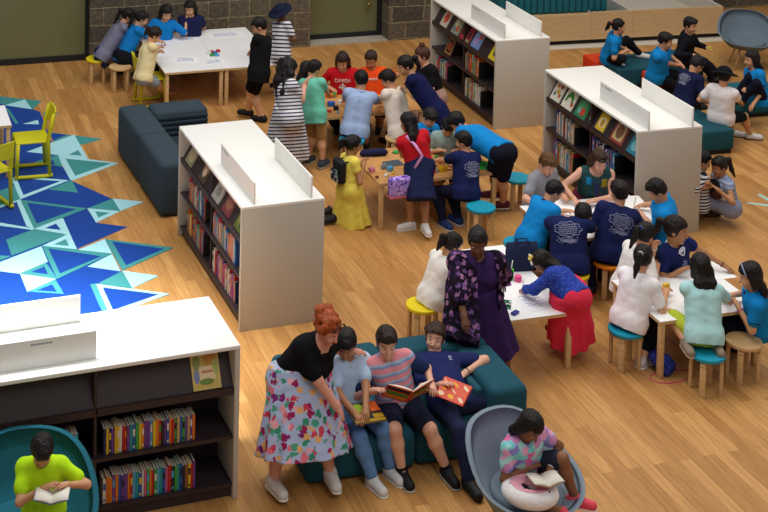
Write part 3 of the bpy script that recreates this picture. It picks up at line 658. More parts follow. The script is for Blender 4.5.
# ------------------------------------------------------------------ smooth solid modelling for figures
def nrm(v): v = np.asarray(v, float); return v/(np.linalg.norm(v)+1e-9)
class S:
    """a soft union of round cones and ellipsoids, cut by planes; polygonised into one closed mesh"""
    def __init__(s, k=.03): s.p = []; s.cut = []; s.sub = []; s.k = k; s.noise = 0
    def rc(s, a, b, ra, rb=None, k=None):
        s.p.append(('r', np.array(a, float), np.array(b, float), ra, ra if rb is None else rb, k)); return s
    def el(s, c, rad, R=None, k=None):
        s.p.append(('e', np.array(c, float), np.array(rad, float), np.eye(3) if R is None else np.array(R), 0, k)); return s
    def cone(s, a, b, ra, rb, x, ex, ey, nr=0, amp=0, k=None):
        s.p.append(('c', np.array(a, float), np.array(b, float), ra, rb, k, nrm(x), ex, ey, nr, amp)); return s
    def nest(s, f, k=None): s.p.append(('s', f, None, 0, 0, k)); return s
    def plane(s, p, n): s.cut.append((np.array(p, float), nrm(n))); return s      # keeps the side opposite to n
    def minus(s, f): s.sub.append(f); return s
    def bounds(s):
        lo = np.full(3, 1e9); hi = -lo
        for q in s.p:
            if q[0] == 's': l_, h_ = q[1].bounds(); pts = [(l_, 0), (h_, 0)]
            elif q[0] == 'e': r = max(q[2]); pts = [(q[1], r)]
            elif q[0] == 'c': m = max(q[7], q[8])*(1+q[10]); pts = [(q[1], q[3]*m), (q[2], q[4]*m)]
            else: pts = [(q[1], q[3]), (q[2], q[4])]
            for c, r in pts: lo = np.minimum(lo, c-r); hi = np.maximum(hi, c+r)
        return lo-.025, hi+.025
    def __call__(s, P):
        d = None
        for q in s.p:
            if q[0] == 's': e = q[1](P)
            elif q[0] == 'r':
                a, b = q[1], q[2]; ba = b-a; L = float(ba@ba)+1e-9
                pa = P-a.astype(np.float32); t = np.clip((pa@ba.astype(np.float32))/L, 0, 1)
                e = np.sqrt(((pa-t[:, None]*ba.astype(np.float32))**2).sum(1))-(q[3]+(q[4]-q[3])*t)
            elif q[0] == 'e':
                u = (P-q[1].astype(np.float32))@q[3].T.astype(np.float32); r = q[2].astype(np.float32)
                k0 = np.sqrt(((u/r)**2).sum(1)); k1 = np.sqrt(((u/(r*r))**2).sum(1))+1e-6; e = k0*(k0-1)/k1
            else:
                a, b = q[1], q[2]; ax = b-a; L = np.linalg.norm(ax); z = ax/L; x = q[6]-z*float(q[6]@z); x = nrm(x); y = np.cross(z, x)
                pa = P-a.astype(np.float32); h = pa@z.astype(np.float32); X = (pa@x.astype(np.float32))/q[7]; Y = (pa@y.astype(np.float32))/q[8]
                t = np.clip(h/L, 0, 1); rad = q[3]+(q[4]-q[3])*t
                if q[9]: rad = rad*(1+q[10]*t*np.cos(q[9]*np.arctan2(Y, X)+1.3*np.sin(3*np.arctan2(Y, X))))
                e = (np.sqrt(X*X+Y*Y)-rad)*min(q[7], q[8]); e = np.maximum(e, np.maximum(-h, h-L))
            if d is None: d = e
            else:
                k = s.k if q[5] is None else q[5]
                hh = np.maximum(k-np.abs(d-e), 0)/k; d = np.minimum(d, e)-hh*hh*k*.25
        if s.noise:
            d = d+s.noise*(np.sin(P[:, 0]*31+2.1*np.sin(P[:, 2]*17))*np.sin(P[:, 2]*37+1.7*np.sin(P[:, 1]*23))+.6*np.sin(P[:, 1]*53+P[:, 2]*29))
        for p, n in s.cut: d = np.maximum(d, (P-p.astype(np.float32))@n.astype(np.float32))
        for f in s.sub: d = np.maximum(d, -f(P))
        return d
_C = [(0, 0, 0), (1, 0, 0), (0, 1, 0), (1, 1, 0), (0, 0, 1), (1, 0, 1), (0, 1, 1), (1, 1, 1)]
def nets(f, h):
    lo, hi = f.bounds(); n = np.ceil((hi-lo)/h).astype(int)+1
    ax = [lo[i]+h*np.arange(n[i]) for i in range(3)]
    G = np.stack(np.meshgrid(*ax, indexing='ij'), -1).reshape(-1, 3).astype(np.float32)
    v = f(G).reshape(n); ins = v < 0; m = n-1
    acc = np.zeros((*m, 3), np.float32); cnt = np.zeros(m, np.float32)
    sl = lambda c: tuple(slice(c[i], c[i]+m[i]) for i in range(3))
    for a in range(3):
        e = [0, 0, 0]; e[a] = 1
        for c in _C:
            if c[a]: continue
            c2 = tuple(c[i]+e[i] for i in range(3)); va, vb = v[sl(c)], v[sl(c2)]
            x = (va < 0) != (vb < 0)
            if not x.any(): continue
            t = np.where(x, va/np.where(x, va-vb, 1), 0)
            cnt += x
            for i in range(3): acc[..., i] += x*(c[i]+(t if i == a else 0))
    act = cnt > 0; idx = np.full(m, -1, np.int64); idx[act] = np.arange(int(act.sum()))
    ijk = np.argwhere(act); V_ = lo+h*(ijk+acc[act]/cnt[act][:, None])
    F_ = []
    for a in range(3):
        b, c = (a+1) % 3, (a+2) % 3
        e = [slice(None)]*3; g = [slice(None)]*3; e[a] = slice(0, -1); g[a] = slice(1, None)
        x = ins[tuple(e)] != ins[tuple(g)]; q = np.argwhere(x)
        if not len(q): continue
        q = q[(q[:, b] > 0) & (q[:, c] > 0) & (q[:, b] < m[b]) & (q[:, c] < m[c])]
        eb = np.zeros(3, int); eb[b] = 1; ec = np.zeros(3, int); ec[c] = 1
        I = lambda z: idx[z[:, 0], z[:, 1], z[:, 2]]
        quad = np.stack([I(q), I(q-eb), I(q-eb-ec), I(q-ec)], 1)
        fl = ins[q[:, 0], q[:, 1], q[:, 2]]
        quad[~fl] = quad[~fl][:, ::-1]
        F_.append(quad)
    F_ = np.concatenate(F_) if F_ else np.zeros((0, 4), int)
    F_ = F_[(F_ >= 0).all(1)]
    return V_, F_
def solid(name, f, h, m, parent, origin, extra=None, big_only=True):
    """polygonise f (world coordinates) into a mesh object under parent, whose base is at origin"""
    V_, F_ = nets(f, h)
    if big_only and len(V_):      # keep only sizeable connected pieces
        lab = np.arange(len(V_)); 
        for _ in range(200):
            mn = lab[F_].min(1); new = lab.copy()
            for c in range(4): np.minimum.at(new, F_[:, c], mn)
            new = new[new]
            if (new == lab).all(): break
            lab = new
        u, ct = np.unique(lab, return_counts=True); good = u[ct == ct.max()] if big_only == 1 or big_only is True else u[ct > ct.max()*big_only]
        F_ = F_[np.isin(lab[F_[:, 0]], good)]; used = np.unique(F_); mp = np.full(len(V_), -1); mp[used] = np.arange(len(used)); V_ = V_[used]; F_ = mp[F_]
    vs = (V_-origin).tolist(); fs = F_.tolist(); mi = [0]*len(fs)
    mats = [m]
    bvh = None
    if extra is not None:
        bvh = BVHTree.FromPolygons([Vector(v)+Vector(origin) for v in vs], fs) if extra.get('bvh') else None
        mb = extra['fn'](bvh); off = len(vs)
        vs += [tuple(np.array(p)-origin) for p in mb.v]; fs += [tuple(i+off for i in q) for q in mb.f]; mi += [x for x in mb.m]; mats += extra['mats']
    me = bpy.data.meshes.new(name); me.from_pydata(vs, [], fs)
    for x in mats: me.materials.append(x)
    me.polygons.foreach_set('material_index', mi); me.polygons.foreach_set('use_smooth', [True]*len(fs)); me.update()
    o = mesh_obj(name, me, parent)
    return o
def ik(a, t, l1, l2, hint):
    d = t-a; L = np.linalg.norm(d); mx = (l1+l2)*.995
    if L > mx: t = a+d/L*mx; d = t-a; L = mx
    L = max(L, abs(l1-l2)+.02); u = d/(np.linalg.norm(d)+1e-9)
    x = (l1*l1-l2*l2+L*L)/(2*L); hgt = math.sqrt(max(l1*l1-x*x, 0))
    q = hint-u*(hint@u); q = nrm(q)
    return a+u*x+q*hgt, t
def on_ray(px, py, c, L, which):
    """point on the sight line of a photo pixel at distance L from c"""
    d = nrm(ray(px, py)); o = np.array([0, 0, CH]); oc = o-c; b = d@oc; q = b*b-(oc@oc-L*L)
    t = -b if q < 0 else (-b-math.sqrt(q) if which == 'n' else -b+math.sqrt(q))
    return o+d*t
SKIN = {'fair': '#dba58c', 'asian': '#d09a76', 'tan': '#b07c56', 'brown': '#85583c', 'dark': '#6a4532', 'pink': '#d99a84'}
LOG = []
def person(label, hip, neck, yaw, H=1.4, head=(None, 15, 0), LH=None, RH=None, LE=None, RE=None, LF=None, RF=None, LK=None, RK=None,
           skin='asian', hair=('short', '#141112'), top=None, bottom=None, shoes='#222226', sole=None, w=1.14, hw=1.15, h=None, group=None, ftdir=None, face=True, extra=None, headshift=0, socks=None, name='person', headpos=None, hs=None, palm=None, fdl=None, fdr=None):
    g = H; w = w*.92; near = h is not None
    vx = h or .0125
    hip = W(*hip) if len(hip) == 3 and not isinstance(hip, np.ndarray) else np.array(hip)
    sp = .285*g
    if isinstance(neck, np.ndarray): nk = neck
    elif neck[2] in ('n', 'f'): nk = on_ray(neck[0], neck[1], hip, sp, neck[2])
    else: nk = W(*neck)
    up = nrm(nk-hip); y = math.radians(yaw); f0 = np.array([math.cos(y), math.sin(y), 0])
    rt = nrm(np.cross(f0, [0, 0, 1.])); rt = nrm(rt-up*(rt@up)); fw = nrm(np.cross(up, rt))
    LOG.append('%s: spine %.2f (want %.2f) lean f%.0f r%.0f  hip z %.2f neck z %.2f' % (label[:38], np.linalg.norm(nk-hip), sp, math.degrees(math.asin(np.clip(up@f0, -1, 1))), math.degrees(math.asin(np.clip(up@np.cross(f0, [0, 0, 1]), -1, 1))), hip[2], nk[2]))
    root = empty(name, (hip[0], hip[1], 0), y-PI/2, label, 'person', group)
    inv = None
    org = np.array([hip[0], hip[1], 0.])
    root.rotation_euler = (0, 0, 0)
    # joints
    waist = hip+(nk-hip)*.40+fw*.006*g; chest = hip+(nk-hip)*.74
    sL = nk-up*.030*g-rt*.098*g*w; sR = nk-up*.030*g+rt*.098*g*w
    hL = hip-rt*.052*g*w; hR = hip+rt*.052*g*w
    ua, fa, th, sh = .172*g, .150*g, .245*g, .240*g
    def T(q): return None if q is None else (np.array(q) if isinstance(q, np.ndarray) else (np.array(q[0])+np.array(q[1]) if len(q) == 2 else W(*q)))
    loc = lambda v: rt*v[0]+fw*v[1]+up*v[2]
    locz = lambda v: rt*v[0]+f0*v[1]+EZ*v[2]
    J = {}
    for s, sj, tgt, eh in ((-1, sL, T(LH), LE), (1, sR, T(RH), RE)):
        if tgt is None: tgt = sj-EZ*.30*g+rt*s*.05*g+f0*.05*g
        eh = locz(eh) if eh is not None else locz((s*.7, -.5, -.6))
        wr = tgt-nrm(tgt-sj)*.035*g
        el, wr = ik(sj, wr, ua, fa, eh)
        J[s] = (sj, el, wr, nrm(nrm(wr-el)+.001*fw))
    K = {}
    for s, hj, tgt, kh, fd in ((-1, hL, T(LF), LK, fdl), (1, hR, T(RF), RK, fdr)):
        if tgt is None: tgt = np.array([hj[0], hj[1], .0])
        kh = locz(kh) if kh is not None else locz((s*.12, 1, .5))
        fdir = f0 if ftdir is None else np.array([math.cos(math.radians(ftdir)), math.sin(math.radians(ftdir)), 0])
        if fd is not None: fdir = np.array([math.cos(math.radians(fd)), math.sin(math.radians(fd)), 0])
        an = tgt+EZ*.045*g
        kn, an = ik(hj, an, th, sh, kh)
        K[s] = (hj, kn, an, fdir)
    # head frame
    hy = math.radians(yaw if head[0] is None else head[0]); hp = math.radians(head[1]); ht = math.radians(head[2] if len(head) > 2 else 0)
    hf0 = np.array([math.cos(hy), math.sin(hy), 0]); hr = nrm(np.cross(hf0, [0, 0, 1.])); hf = hf0*math.cos(hp)-EZ*math.sin(hp); hu = np.cross(hr, hf)
    hr, hu = hr*math.cos(ht)+hu*math.sin(ht), hu*math.cos(ht)-hr*math.sin(ht)
    q = (hs if hs is not None else (.92 if g < 1.5 else 1.0))*hw
    hc = nk+nrm(up*.55+hu*.55+EZ*.25)*(.030*g+.105*q)+hf*.018*q
    if headpos is not None: hc = T(headpos)
    R = np.stack([hr, hf, hu]); hl = lambda r, f, u: hc+q*(hr*r+hf*f+hu*u)
    # ---- body
    r = {'ua': (.0275*g*w, .0225*g*w), 'fa': (.0225*g*w, .0160*g*w), 'th': (.052*g*w, .036*g*w), 'sh': (.036*g*w, .0225*g*w)}
    def torso(b, i):
        b.rc(hL*.75+hip*.25, hR*.75+hip*.25, .062*g*w+i)
        for s in (-1, 1):
            b.rc(hip+rt*s*.030*g*w, waist+rt*s*.026*g*w, .062*g*w+i, .058*g*w+i)
            b.rc(waist+rt*s*.026*g*w, chest+rt*s*.036*g*w, .058*g*w+i, .062*g*w+i)
            sj = J[s][0]; b.rc(chest+rt*s*.036*g*w+up*.03*g, sj, .055*g*w+i, .034*g*w+i)
            b.rc(sj-rt*s*.03*g, nk-up*.004*g, .031*g*w+i*.8, .026*g+i*.5)
    def arm(b, s, i, frac=2.0, k=.025):
        sj, el, wr = J[s][:3]
        if frac <= 1: b.rc(sj, sj+(el-sj)*frac, r['ua'][0]*1.08+i, r['ua'][1]*1.1+i*1.25, k)
        else:
            b.rc(sj, el, r['ua'][0]*1.08+i, r['ua'][1]+i, k); f = min(frac-1, 1)
            b.rc(el, el+(wr-el)*f, r['fa'][0]+i, r['fa'][0]+(r['fa'][1]-r['fa'][0])*f+i, k)
    def leg(b, s, i, frac=2.0, k=.03, flare=1.0):
        hj, kn, an, fd = K[s]
        if frac <= 1: b.rc(hj, hj+(kn-hj)*frac, r['th'][0]+i, (r['th'][0]+(r['th'][1]-r['th'][0])*frac)*flare+i, k)
        else:
            b.rc(hj, kn, r['th'][0]+i, r['th'][1]+i, k); f = frac-1; m_ = kn+(an-kn)*.35-fd*.006*g
            b.rc(kn, m_, r['th'][1]*.98+i, .037*g*w+i, k); b.rc(m_, m_+(an-m_)*f, .036*g*w+i, (.0225*g*w+(1-f)*.01)*flare+i, k)
    B = S(.028); torso(B, 0)
    for s in (-1, 1): arm(B, s, 0); leg(B, s, 0)
    # neck and head
    B.rc(nk-up*.02*g, hl(0, -.02, -.06), .033*g if g < 1.5 else .031*g, .050*q, .03)
    B.el(hl(0, -.012, .030), np.array([.073, .092, .083])*q, R, .03); B.el(hl(0, .026, -.040), np.array([.054, .058, .066])*q, R, .035)
    B.rc(hl(0, .060, -.088), hl(0, .066, -.086), .020*q, .019*q, .03)
    B.rc(hl(0, .084, .002), hl(0, .098, -.026), .009*q, .0135*q, .012)
    for s in (-1, 1): B.el(hl(s*.072, -.012, -.006), np.array([.011, .020, .030])*q, R, .008); B.el(hl(s*.036, .060, -.030), np.array([.022, .022, .022])*q, R, .02)
    fing = []
    for s in (-1, 1):
        sj, el, wr = J[s][:3]; hd = nrm(wr-el); k_ = g/1.65*.95
        pn = np.array(palm[0 if s < 0 else 1], float) if palm else -EZ
        pn = pn-hd*(pn@hd)
        if np.linalg.norm(pn) < .35: pn = -rt*s-hd*((-rt*s)@hd)
        pn = nrm(pn); sd = nrm(np.cross(hd, pn))     # across the palm
        B.rc(wr, wr+hd*.03*k_, r['fa'][1], .024*k_, .02)
        B.el(wr+hd*.055*k_, np.array([.040, .048, .020])*k_, np.stack([sd, hd, pn]), .02)
        tm = nrm(np.cross(EZ*.3+fw, hd)) if False else None
        ins = -1 if (sd@rt)*s > 0 else 1           # thumb points to the body's middle
        for j, (o_, ln) in enumerate(((-.030, .066), (-.010, .076), (.010, .072), (.029, .056))):
            a = wr+hd*(.085 if j in (1, 2) else .078)*k_+sd*o_*ins*-1*k_
            d1 = nrm(hd+sd*o_*ins*-2+pn*.25); d2 = nrm(hd+pn*.75); d3 = nrm(hd*.7+pn*1.1)
            fing.append(([a-hd*.02*k_, a+d1*ln*.45*k_, a+d1*ln*.45*k_+d2*ln*.33*k_, a+d1*ln*.45*k_+d2*ln*.33*k_+d3*ln*.25*k_], [.0095*k_, .009*k_, .008*k_, .006*k_]))
        a = wr+hd*.035*k_+sd*ins*.026*k_; d1 = nrm(hd*.7+sd*ins*.75+pn*.2); d2 = nrm(hd+sd*ins*.25+pn*.3)
        fing.append(([a-d1*.012, a+d1*.032*k_, a+d1*.032*k_+d2*.028*k_], [.012*k_, .0105*k_, .0075*k_]))
        J[s] = (sj, el, wr, hd, pn, wr+hd*.075*k_)
        hj, kn, an, fd = K[s]
        B.rc(an, an+fd*.085*g-EZ*.022*g, .024*g, .022*g, .02); B.rc(an-EZ*.012*g, an-fd*.025*g-EZ*.02*g, .022*g, .022*g, .02)
    def feat(bvh):
        mb = MB()
        for pts, rs in fing: mb.tube(pts, rs, 0, 6)
        if face:
            def on(r_, u_):
                o = Vector(hl(r_, .135, u_)); hit = bvh.ray_cast(o, Vector(-hf)); return np.array(hit[0]) if hit[0] is not None else hl(r_, .085, u_)
            for s in (-1, 1):
                e = on(s*.031, .004); mb.ell(e-hf*.002*q, np.array([.0125, .004, .0058])*q, 1, R, 8, 6); mb.ell(e+hf*.0012*q, np.array([.0075, .003, .0060])*q, 2, R, 8, 5)
                a, b_, c_ = on(s*.014, .024)+hf*.001, on(s*.033, .030)+hf*.001, on(s*.050, .022)+hf*.001; mb.tube([a, b_, c_], [.0018*q, .0026*q, .0014*q], 2, 5)
                n_ = on(s*.006, -.036)
            m0 = on(0, -.056); l_, r2 = on(-.024, -.052), on(.024, -.052)
            mb.tube([l_, m0+hf*.0012+hu*.003*0, r2], [.0018*q, .0046*q, .0018*q], 3, 6)
            if face == 'smile': mb.tube([l_+hf*.003, m0+hf*.005*q, r2+hf*.003], [.001, .0045*q, .001], 1, 6)
        return mb
    sk = skin_mat(SKIN[skin]); hcol = hair[1] if hair else '#141112'
    solid('body', B, vx, sk, root, org, dict(bvh=face, fn=feat, mats=[mat('#e8e2da', .3, .5, 0, .0, name='eye_white'), mat('#17110f' if hcol < '#600000' else '#4a3020', .4, .4, 0, .0, name='iris_and_brow'), mat('#a8564e' if skin in ('fair', 'pink', 'asian') else '#6b3530', .5, .3, 0, .0, name='lips')]))
    # fix: body material order (0 skin, 1 eye white, 2 iris/brow, 3 lips)
    # ---- hair
    if hair:
        style = hair[0]; hm = hair_mat(hair[1]); t = .013
        Hh = S(.02); Hh.noise = .0026; Hh.el(hl(0, -.016, .034), (np.array([.073, .092, .083])+t)*q, R)
        Hh.el(hl(0, -.04, -.005), np.array([.074, .068, .070])*q, R, .02)
        fl = -.005; ul = .062
        def facecut(P, fl=fl, ul=ul):
            d = (P-hc.astype(np.float32)); f_ = d@hf.astype(np.float32); u_ = d@hu.astype(np.float32); rr_ = np.abs(d@hr.astype(np.float32))
            line = ul*q-.35*np.maximum(rr_-.03*q, 0)
            return np.maximum(fl*q+.028*q-f_+np.maximum(u_-.0, 0)*.35, u_-line)      # negative where hair is cut away
        Hh.minus(facecut)
        if style in ('short', 'crop'):
            Hh.plane(hl(0, 0, -.058), -hu)
            Hh.minus(lambda P: np.maximum(-((P-hc.astype(np.float32))@hf.astype(np.float32))-.035*q, ((P-hc.astype(np.float32))@hu.astype(np.float32))+.012*q))
            if style == 'crop': Hh.p[0] = ('e', Hh.p[0][1], (np.array([.073, .092, .083])+.009)*q, R, 0, None)
            else:
                for s in (-1, 0, 1): Hh.rc(hl(s*.03, .045, .096), hl(s*.038, .078, .078), .019*q, .010*q, .02)
        elif style == 'wavy':
            Hh.plane(hl(0, 0, -.065), -hu)
            rr = random.Random(len(label))
            for i in range(26):
                a = rr.uniform(0, 2*PI); e_ = rr.uniform(.1, 1.3); v_ = np.array([math.cos(a)*math.cos(e_), math.sin(a)*math.cos(e_)-.15, math.sin(e_)+.25])
                if v_[1] > .75 and v_[2] < .6: continue
                Hh.el(hl(*(v_*np.array([.078, .095, .088]))), np.array([.024, .024, .022])*q, R, .015)
        elif style in ('pony', 'bun', 'updo'):
            Hh.plane(hl(0, 0, -.062), -hu)
            if style == 'bun': Hh.el(hl(0, -.05, .135), np.array([.042, .042, .036])*q, R, .01)
            elif style == 'updo':
                rr = random.Random(5)
                for i in range(34):
                    a = rr.uniform(0, 2*PI); e_ = rr.uniform(-.3, 1.4); v_ = np.array([math.cos(a)*math.cos(e_), math.sin(a)*math.cos(e_), math.sin(e_)])
                    if v_[1] > .35 and v_[2] < .75: continue
                    Hh.el(hl(*(v_*np.array([.094, .110, .078])+np.array([0, -.025, .035]))), np.array([.032, .032, .030])*q, R, .010)
                for i in range(9):
                    a = i*.7; Hh.el(hl(.055*math.cos(a), -.105+.045*math.sin(a), .075+.014*(i % 3)), np.array([.044, .042, .040])*q, R, .012)
            else:
                cap_ = Hh; Hh = S(.015); Hh.nest(cap_)
                a = hl(0, -.098, .045); dn = nrm(-EZ*.9-fw*.28+up*-.2); b_ = hl(0, -.140, .025)-fw*.02; L_ = hair[2] if len(hair) > 2 else .20
                Hh.rc(a, b_, .020*q, .026*q, .015); Hh.rc(b_, b_+dn*L_*.55, .030*q, .028*q, .02); Hh.rc(b_+dn*L_*.55, b_+dn*L_-hf*.02, .028*q, .012*q, .02)
                if len(hair) > 3:
                    MBt = MB(); MBt.ell(a*.6+b_*.4, np.array([.027, .016, .027])*q, 0, R); ob = MBt.build('hair_tie', mat(hair[3], .6, name='hair_tie'), root); ob.location = tuple(-org)
        elif style in ('long', 'curly', 'bob'):
            L_ = hair[2] if len(hair) > 2 else .30
            bk = nrm(-up*.85-EZ*.5); ofs = -fw*.050*g
            base = hl(0, -.055, .0); n1 = nk+ofs*.95+EZ*.02; e1 = n1+bk*max(L_-.12, .03)-fw*.012
            Hh.p[1] = ('e', hl(0, -.035, -.015), np.array([.080, .070, .085])*q, R, 0, .02)
            for s in (-1, -.35, .35, 1):
                p0 = hl(s*.060, -.045, -.02); p1 = n1+hr*s*.062*q*1.1; p2 = e1+rt*s*.055*q
                Hh.rc(p0, p1, .036*q, .034*q, .025); Hh.rc(p1, p2, .034*q, .020*q, .025)
            for s in (-1, 1): Hh.rc(hl(s*.072, .0, .02), hl(s*.074, -.006, -.07), .022*q, .024*q, .02)
            if style == 'bob':
                Hh.minus(lambda P: np.maximum(-((P-hc.astype(np.float32))@hf.astype(np.float32))+.03*q, ((P-hc.astype(np.float32))@hu.astype(np.float32))-.06*q))
            if len(hair) > 3 and hair[3] == 'front':
                for s in (-1, 1):
                    a_ = hl(s*.070, .01, -.05); b_ = nk+fw*.07*g+rt*s*.075*g-up*.05*g; c_ = b_-up*.10*g-EZ*.03
                    Hh.rc(a_, b_, .026*q, .027*q, .02); Hh.rc(b_, c_, .027*q, .014*q, .02)
            if style == 'curly':
                Hh.rc(hl(0, -.05, .05), n1-fw*.01, .098*q, .092*q, .03); Hh.rc(n1-fw*.01, e1, .092*q, .07*q, .03)
                rr = random.Random(9)
                for i in range(80):
                    tq = rr.random(); s = rr.uniform(-1.7, 1.7); c_ = (hl(s*.085, -.06+.02*rr.random(), .06)*(1-tq)+(e1+rt*s*.10)*tq)-fw*rr.uniform(0, .03)
                    Hh.el(c_, np.array([.046, .046, .046])*q, R, .012)
        solid('hair', Hh, min(vx, .0125), hm, root, org, big_only=.15)
    # ---- clothes
    parts = {}
    if top:
        c = S(.03); t_ = S(.03); i = top.get('i', .020); c.noise = .0020
        torso(t_, i)
        sl_ = top.get('sl', .62); hem = top.get('hem', -.07)
        for s in (-1, 1): t_.rc(hip+rt*s*.036*g*w, chest+rt*s*.034*g*w, .064*g*w+i)
        t_.rc(hip-rt*.036*g*w, hip+rt*.036*g*w, .072*g*w+i)
        if hem < -.05:
            for s in (-1, 1): t_.rc(hip+rt*s*.034*g*w, hip+rt*s*.036*g*w+up*hem*g, .072*g*w+i, .070*g*w+i)
        if top.get('belly'): t_.el(hip+(nk-hip)*.38+fw*.04*g, np.array([.10, .09, .12])*g*w, np.stack([rt, fw, up]))
        if top.get('bust'):
            for s in (-1, 1): t_.el(chest+rt*s*.045*g*w+fw*.055*g*w-up*.03*g, np.array([.045, .042, .045])*g*w)
        t_.plane(hip+up*hem*g, -up)
        if sl_ == 0:
            for s in (-1, 1): t_.plane(J[s][0]+rt*s*.008*g-up*.0*g, nrm(rt*s+up*.2))
        c.nest(t_)
        for s in (-1, 1):
            if sl_: arm(c, s, i*.95 if sl_ <= 1 else i*.7, sl_)
        nr_ = top.get('nr', .040)*g; n_a = nk+fw*.012*g+up*(.012*g); n_b = n_a+up*.10*g+fw*.03*g
        vd = top.get('vd', 0)*g
        def neckhole(P):
            d_ = None
            for (a_, b_, r0, r1) in ((n_a, n_b, nr_, nr_*1.5), (n_a+fw*.05*g*w, n_a+fw*.085*g*w-up*vd, nr_*.8, .012)):
                if r0 != nr_ and not vd: continue
                ba = (b_-a_).astype(np.float32); pa = P-a_.astype(np.float32); tt = np.clip((pa@ba)/float(ba@ba), 0, 1); e_ = np.sqrt(((pa-tt[:, None]*ba)**2).sum(1))-(r0+(r1-r0)*tt)
                d_ = e_ if d_ is None else np.minimum(d_, e_)
            return d_
        c.minus(neckhole)
        m_ = top['m'] if 'm' in top else cloth(top['c'])
        if callable(m_): m_ = m_(up)
        parts['top'] = solid(top.get('n', 'shirt'), c, vx, m_, root, org)
        if top.get('collar'):
            c2 = S(.02); 
            for a in range(12):
                t0, t1 = 2*PI*a/12, 2*PI*(a+1)/12
                pp = lambda t_: nk+up*.004*g+rt*math.cos(t_)*.046*g+fw*(math.sin(t_)*.048*g+.012*g)-up*max(math.sin(t_), 0)*.03*g
                c2.rc(pp(t0), pp(t1), .0135*g)
            solid('collar', c2, .009, cloth(top['collar']), parts['top'] and root, org)
        if top.get('cuff'):
            for s in (-1, 1):
                sj, el = J[s][0], J[s][1]; e = sj+(el-sj)*sl_; d_ = nrm(el-sj); c2 = S(.01); c2.rc(e-d_*.004, e+d_*.012, r['ua'][1]*1.1+i*1.25+.002); c2.plane(e-d_*.006, -d_); c2.plane(e+d_*.01, d_)
                solid('sleeve_cuff', c2, .008, cloth(top['cuff']), root, org)
    if bottom:
        k = bottom['k']; i = bottom.get('i', .011); c = S(.03); c.noise = .002; nm = k
        bm_ = bottom['m'] if 'm' in bottom else cloth(bottom['c'])
        if callable(bm_): bm_ = bm_(up)
        if k in ('shorts', 'trousers'):
            c.rc(hL, hR, .064*g*w+i); c.rc(hip, hip+up*.045*g, .066*g*w+i*.8)
            for s in (-1, 1): leg(c, s, i, bottom.get('len', .85 if k == 'shorts' else 1.93), .035, 1.12)
        elif k == 'skirt':      # follows the thighs when seated
            fr = bottom.get('len', .95); c.k = .12; c.rc(hL, hR, .075*g*w+i, None, .05)
            for s in (-1, 1):
                hj, kn, an, fd = K[s]; c.rc(hj, hj+(kn-hj)*fr+rt*s*.02*g, .062*g*w+i, .058*g*w+i, .12)
                if fr > 1: c.rc(kn, kn+(an-kn)*(fr-1)+rt*s*.03, .058*g*w+i, .06*g*w+i, .1)
            c.rc(hip+up*.03*g, hip+up*.09*g, .068*g*w+i, .064*g*w+i, .05)
        elif k == 'flare':      # hanging skirt: from the waist to a hem point
            a = hip+up*bottom.get('from', .10)*g; b_ = T(bottom['to']); c.k = .06; c.rc(hL, hR, .070*g*w+.012); c.rc(hip, hip+up*.06*g, .076*g*w+.004, .072*g*w)
            for s in (-1, 1): c.rc(K[s][0], K[s][0]+(K[s][1]-K[s][0])*.45, .052*g*w+.022, .05*g*w+.02)
            c.cone(a, b_, bottom.get('r0', .09)*g*w, bottom['r1'], rt, 1.12, .95, bottom.get('nr', 9), bottom.get('amp', .07)); nm = bottom.get('n', 'skirt')
        parts['bottom'] = solid({'flare': nm}.get(k, k), c, vx, bm_, root, org)
    if shoes:
        for s in (-1, 1):
            hj, kn, an, fd = K[s]; c = S(.02); gl = an-EZ*.040*g
            # the shoe follows the lower leg when the foot hangs
            c.rc(an-EZ*.012*g-fd*.022*g, an+fd*.095*g-EZ*.022*g, .034*g, .029*g); c.rc(an-fd*.008*g+EZ*.012*g, an-EZ*.01*g, .031*g, .034*g)
            base = an-EZ*.045*g; c.plane(base, -EZ); c.plane(an+EZ*.026*g, nrm(EZ-fd*.35))
            so = solid('shoe', c, min(vx, .011), shoes if not isinstance(shoes, str) else mat(shoes, .6, .3, 0, .05, name='shoe'), root, org)
            if sole:
                c2 = S(.01); c2.rc(an-EZ*.028*g-fd*.024*g, an+fd*.097*g-EZ*.028*g, .037*g, .032*g); c2.plane(base-EZ*.002, -EZ); c2.plane(base+EZ*.013, EZ)
                solid('sole', c2, .008, mat(sole, .6, .3, name='sole'), so, org)
            if socks:
                c2 = S(.01); c2.rc(an-EZ*.01*g, an+(kn-an)*.14, .0265*g*w, .0275*g*w); c2.plane(an+(kn-an)*.14, nrm(kn-an)); solid('sock', c2, .01, cloth(socks), root, org)
    P = dict(root=root, J=J, K=K, nk=nk, hip=hip, up=up, fw=fw, rt=rt, hl=hl, hr=hr, hf=hf, hu=hu, q=q, g=g, org=org, parts=parts, R=R, hc=hc)
    return P
def hat(P, color, brim=.175):
    c = S(.02); q = P['q']; hl = P['hl']; R = P['R']
    c.el(hl(0, -.012, .055), np.array([.100, .118, .085])*q, R); c.plane(hl(0, -.012, .03), -P['hu'])
    c.cone(hl(0, -.012, .028), hl(0, -.012, .056), brim*1.12*q, brim*.72*q, P['hr'], 1.0, 1.1, 0, 0, .012)
    return solid("hat", c, .0105, cloth(color), P['root'], P['org'])
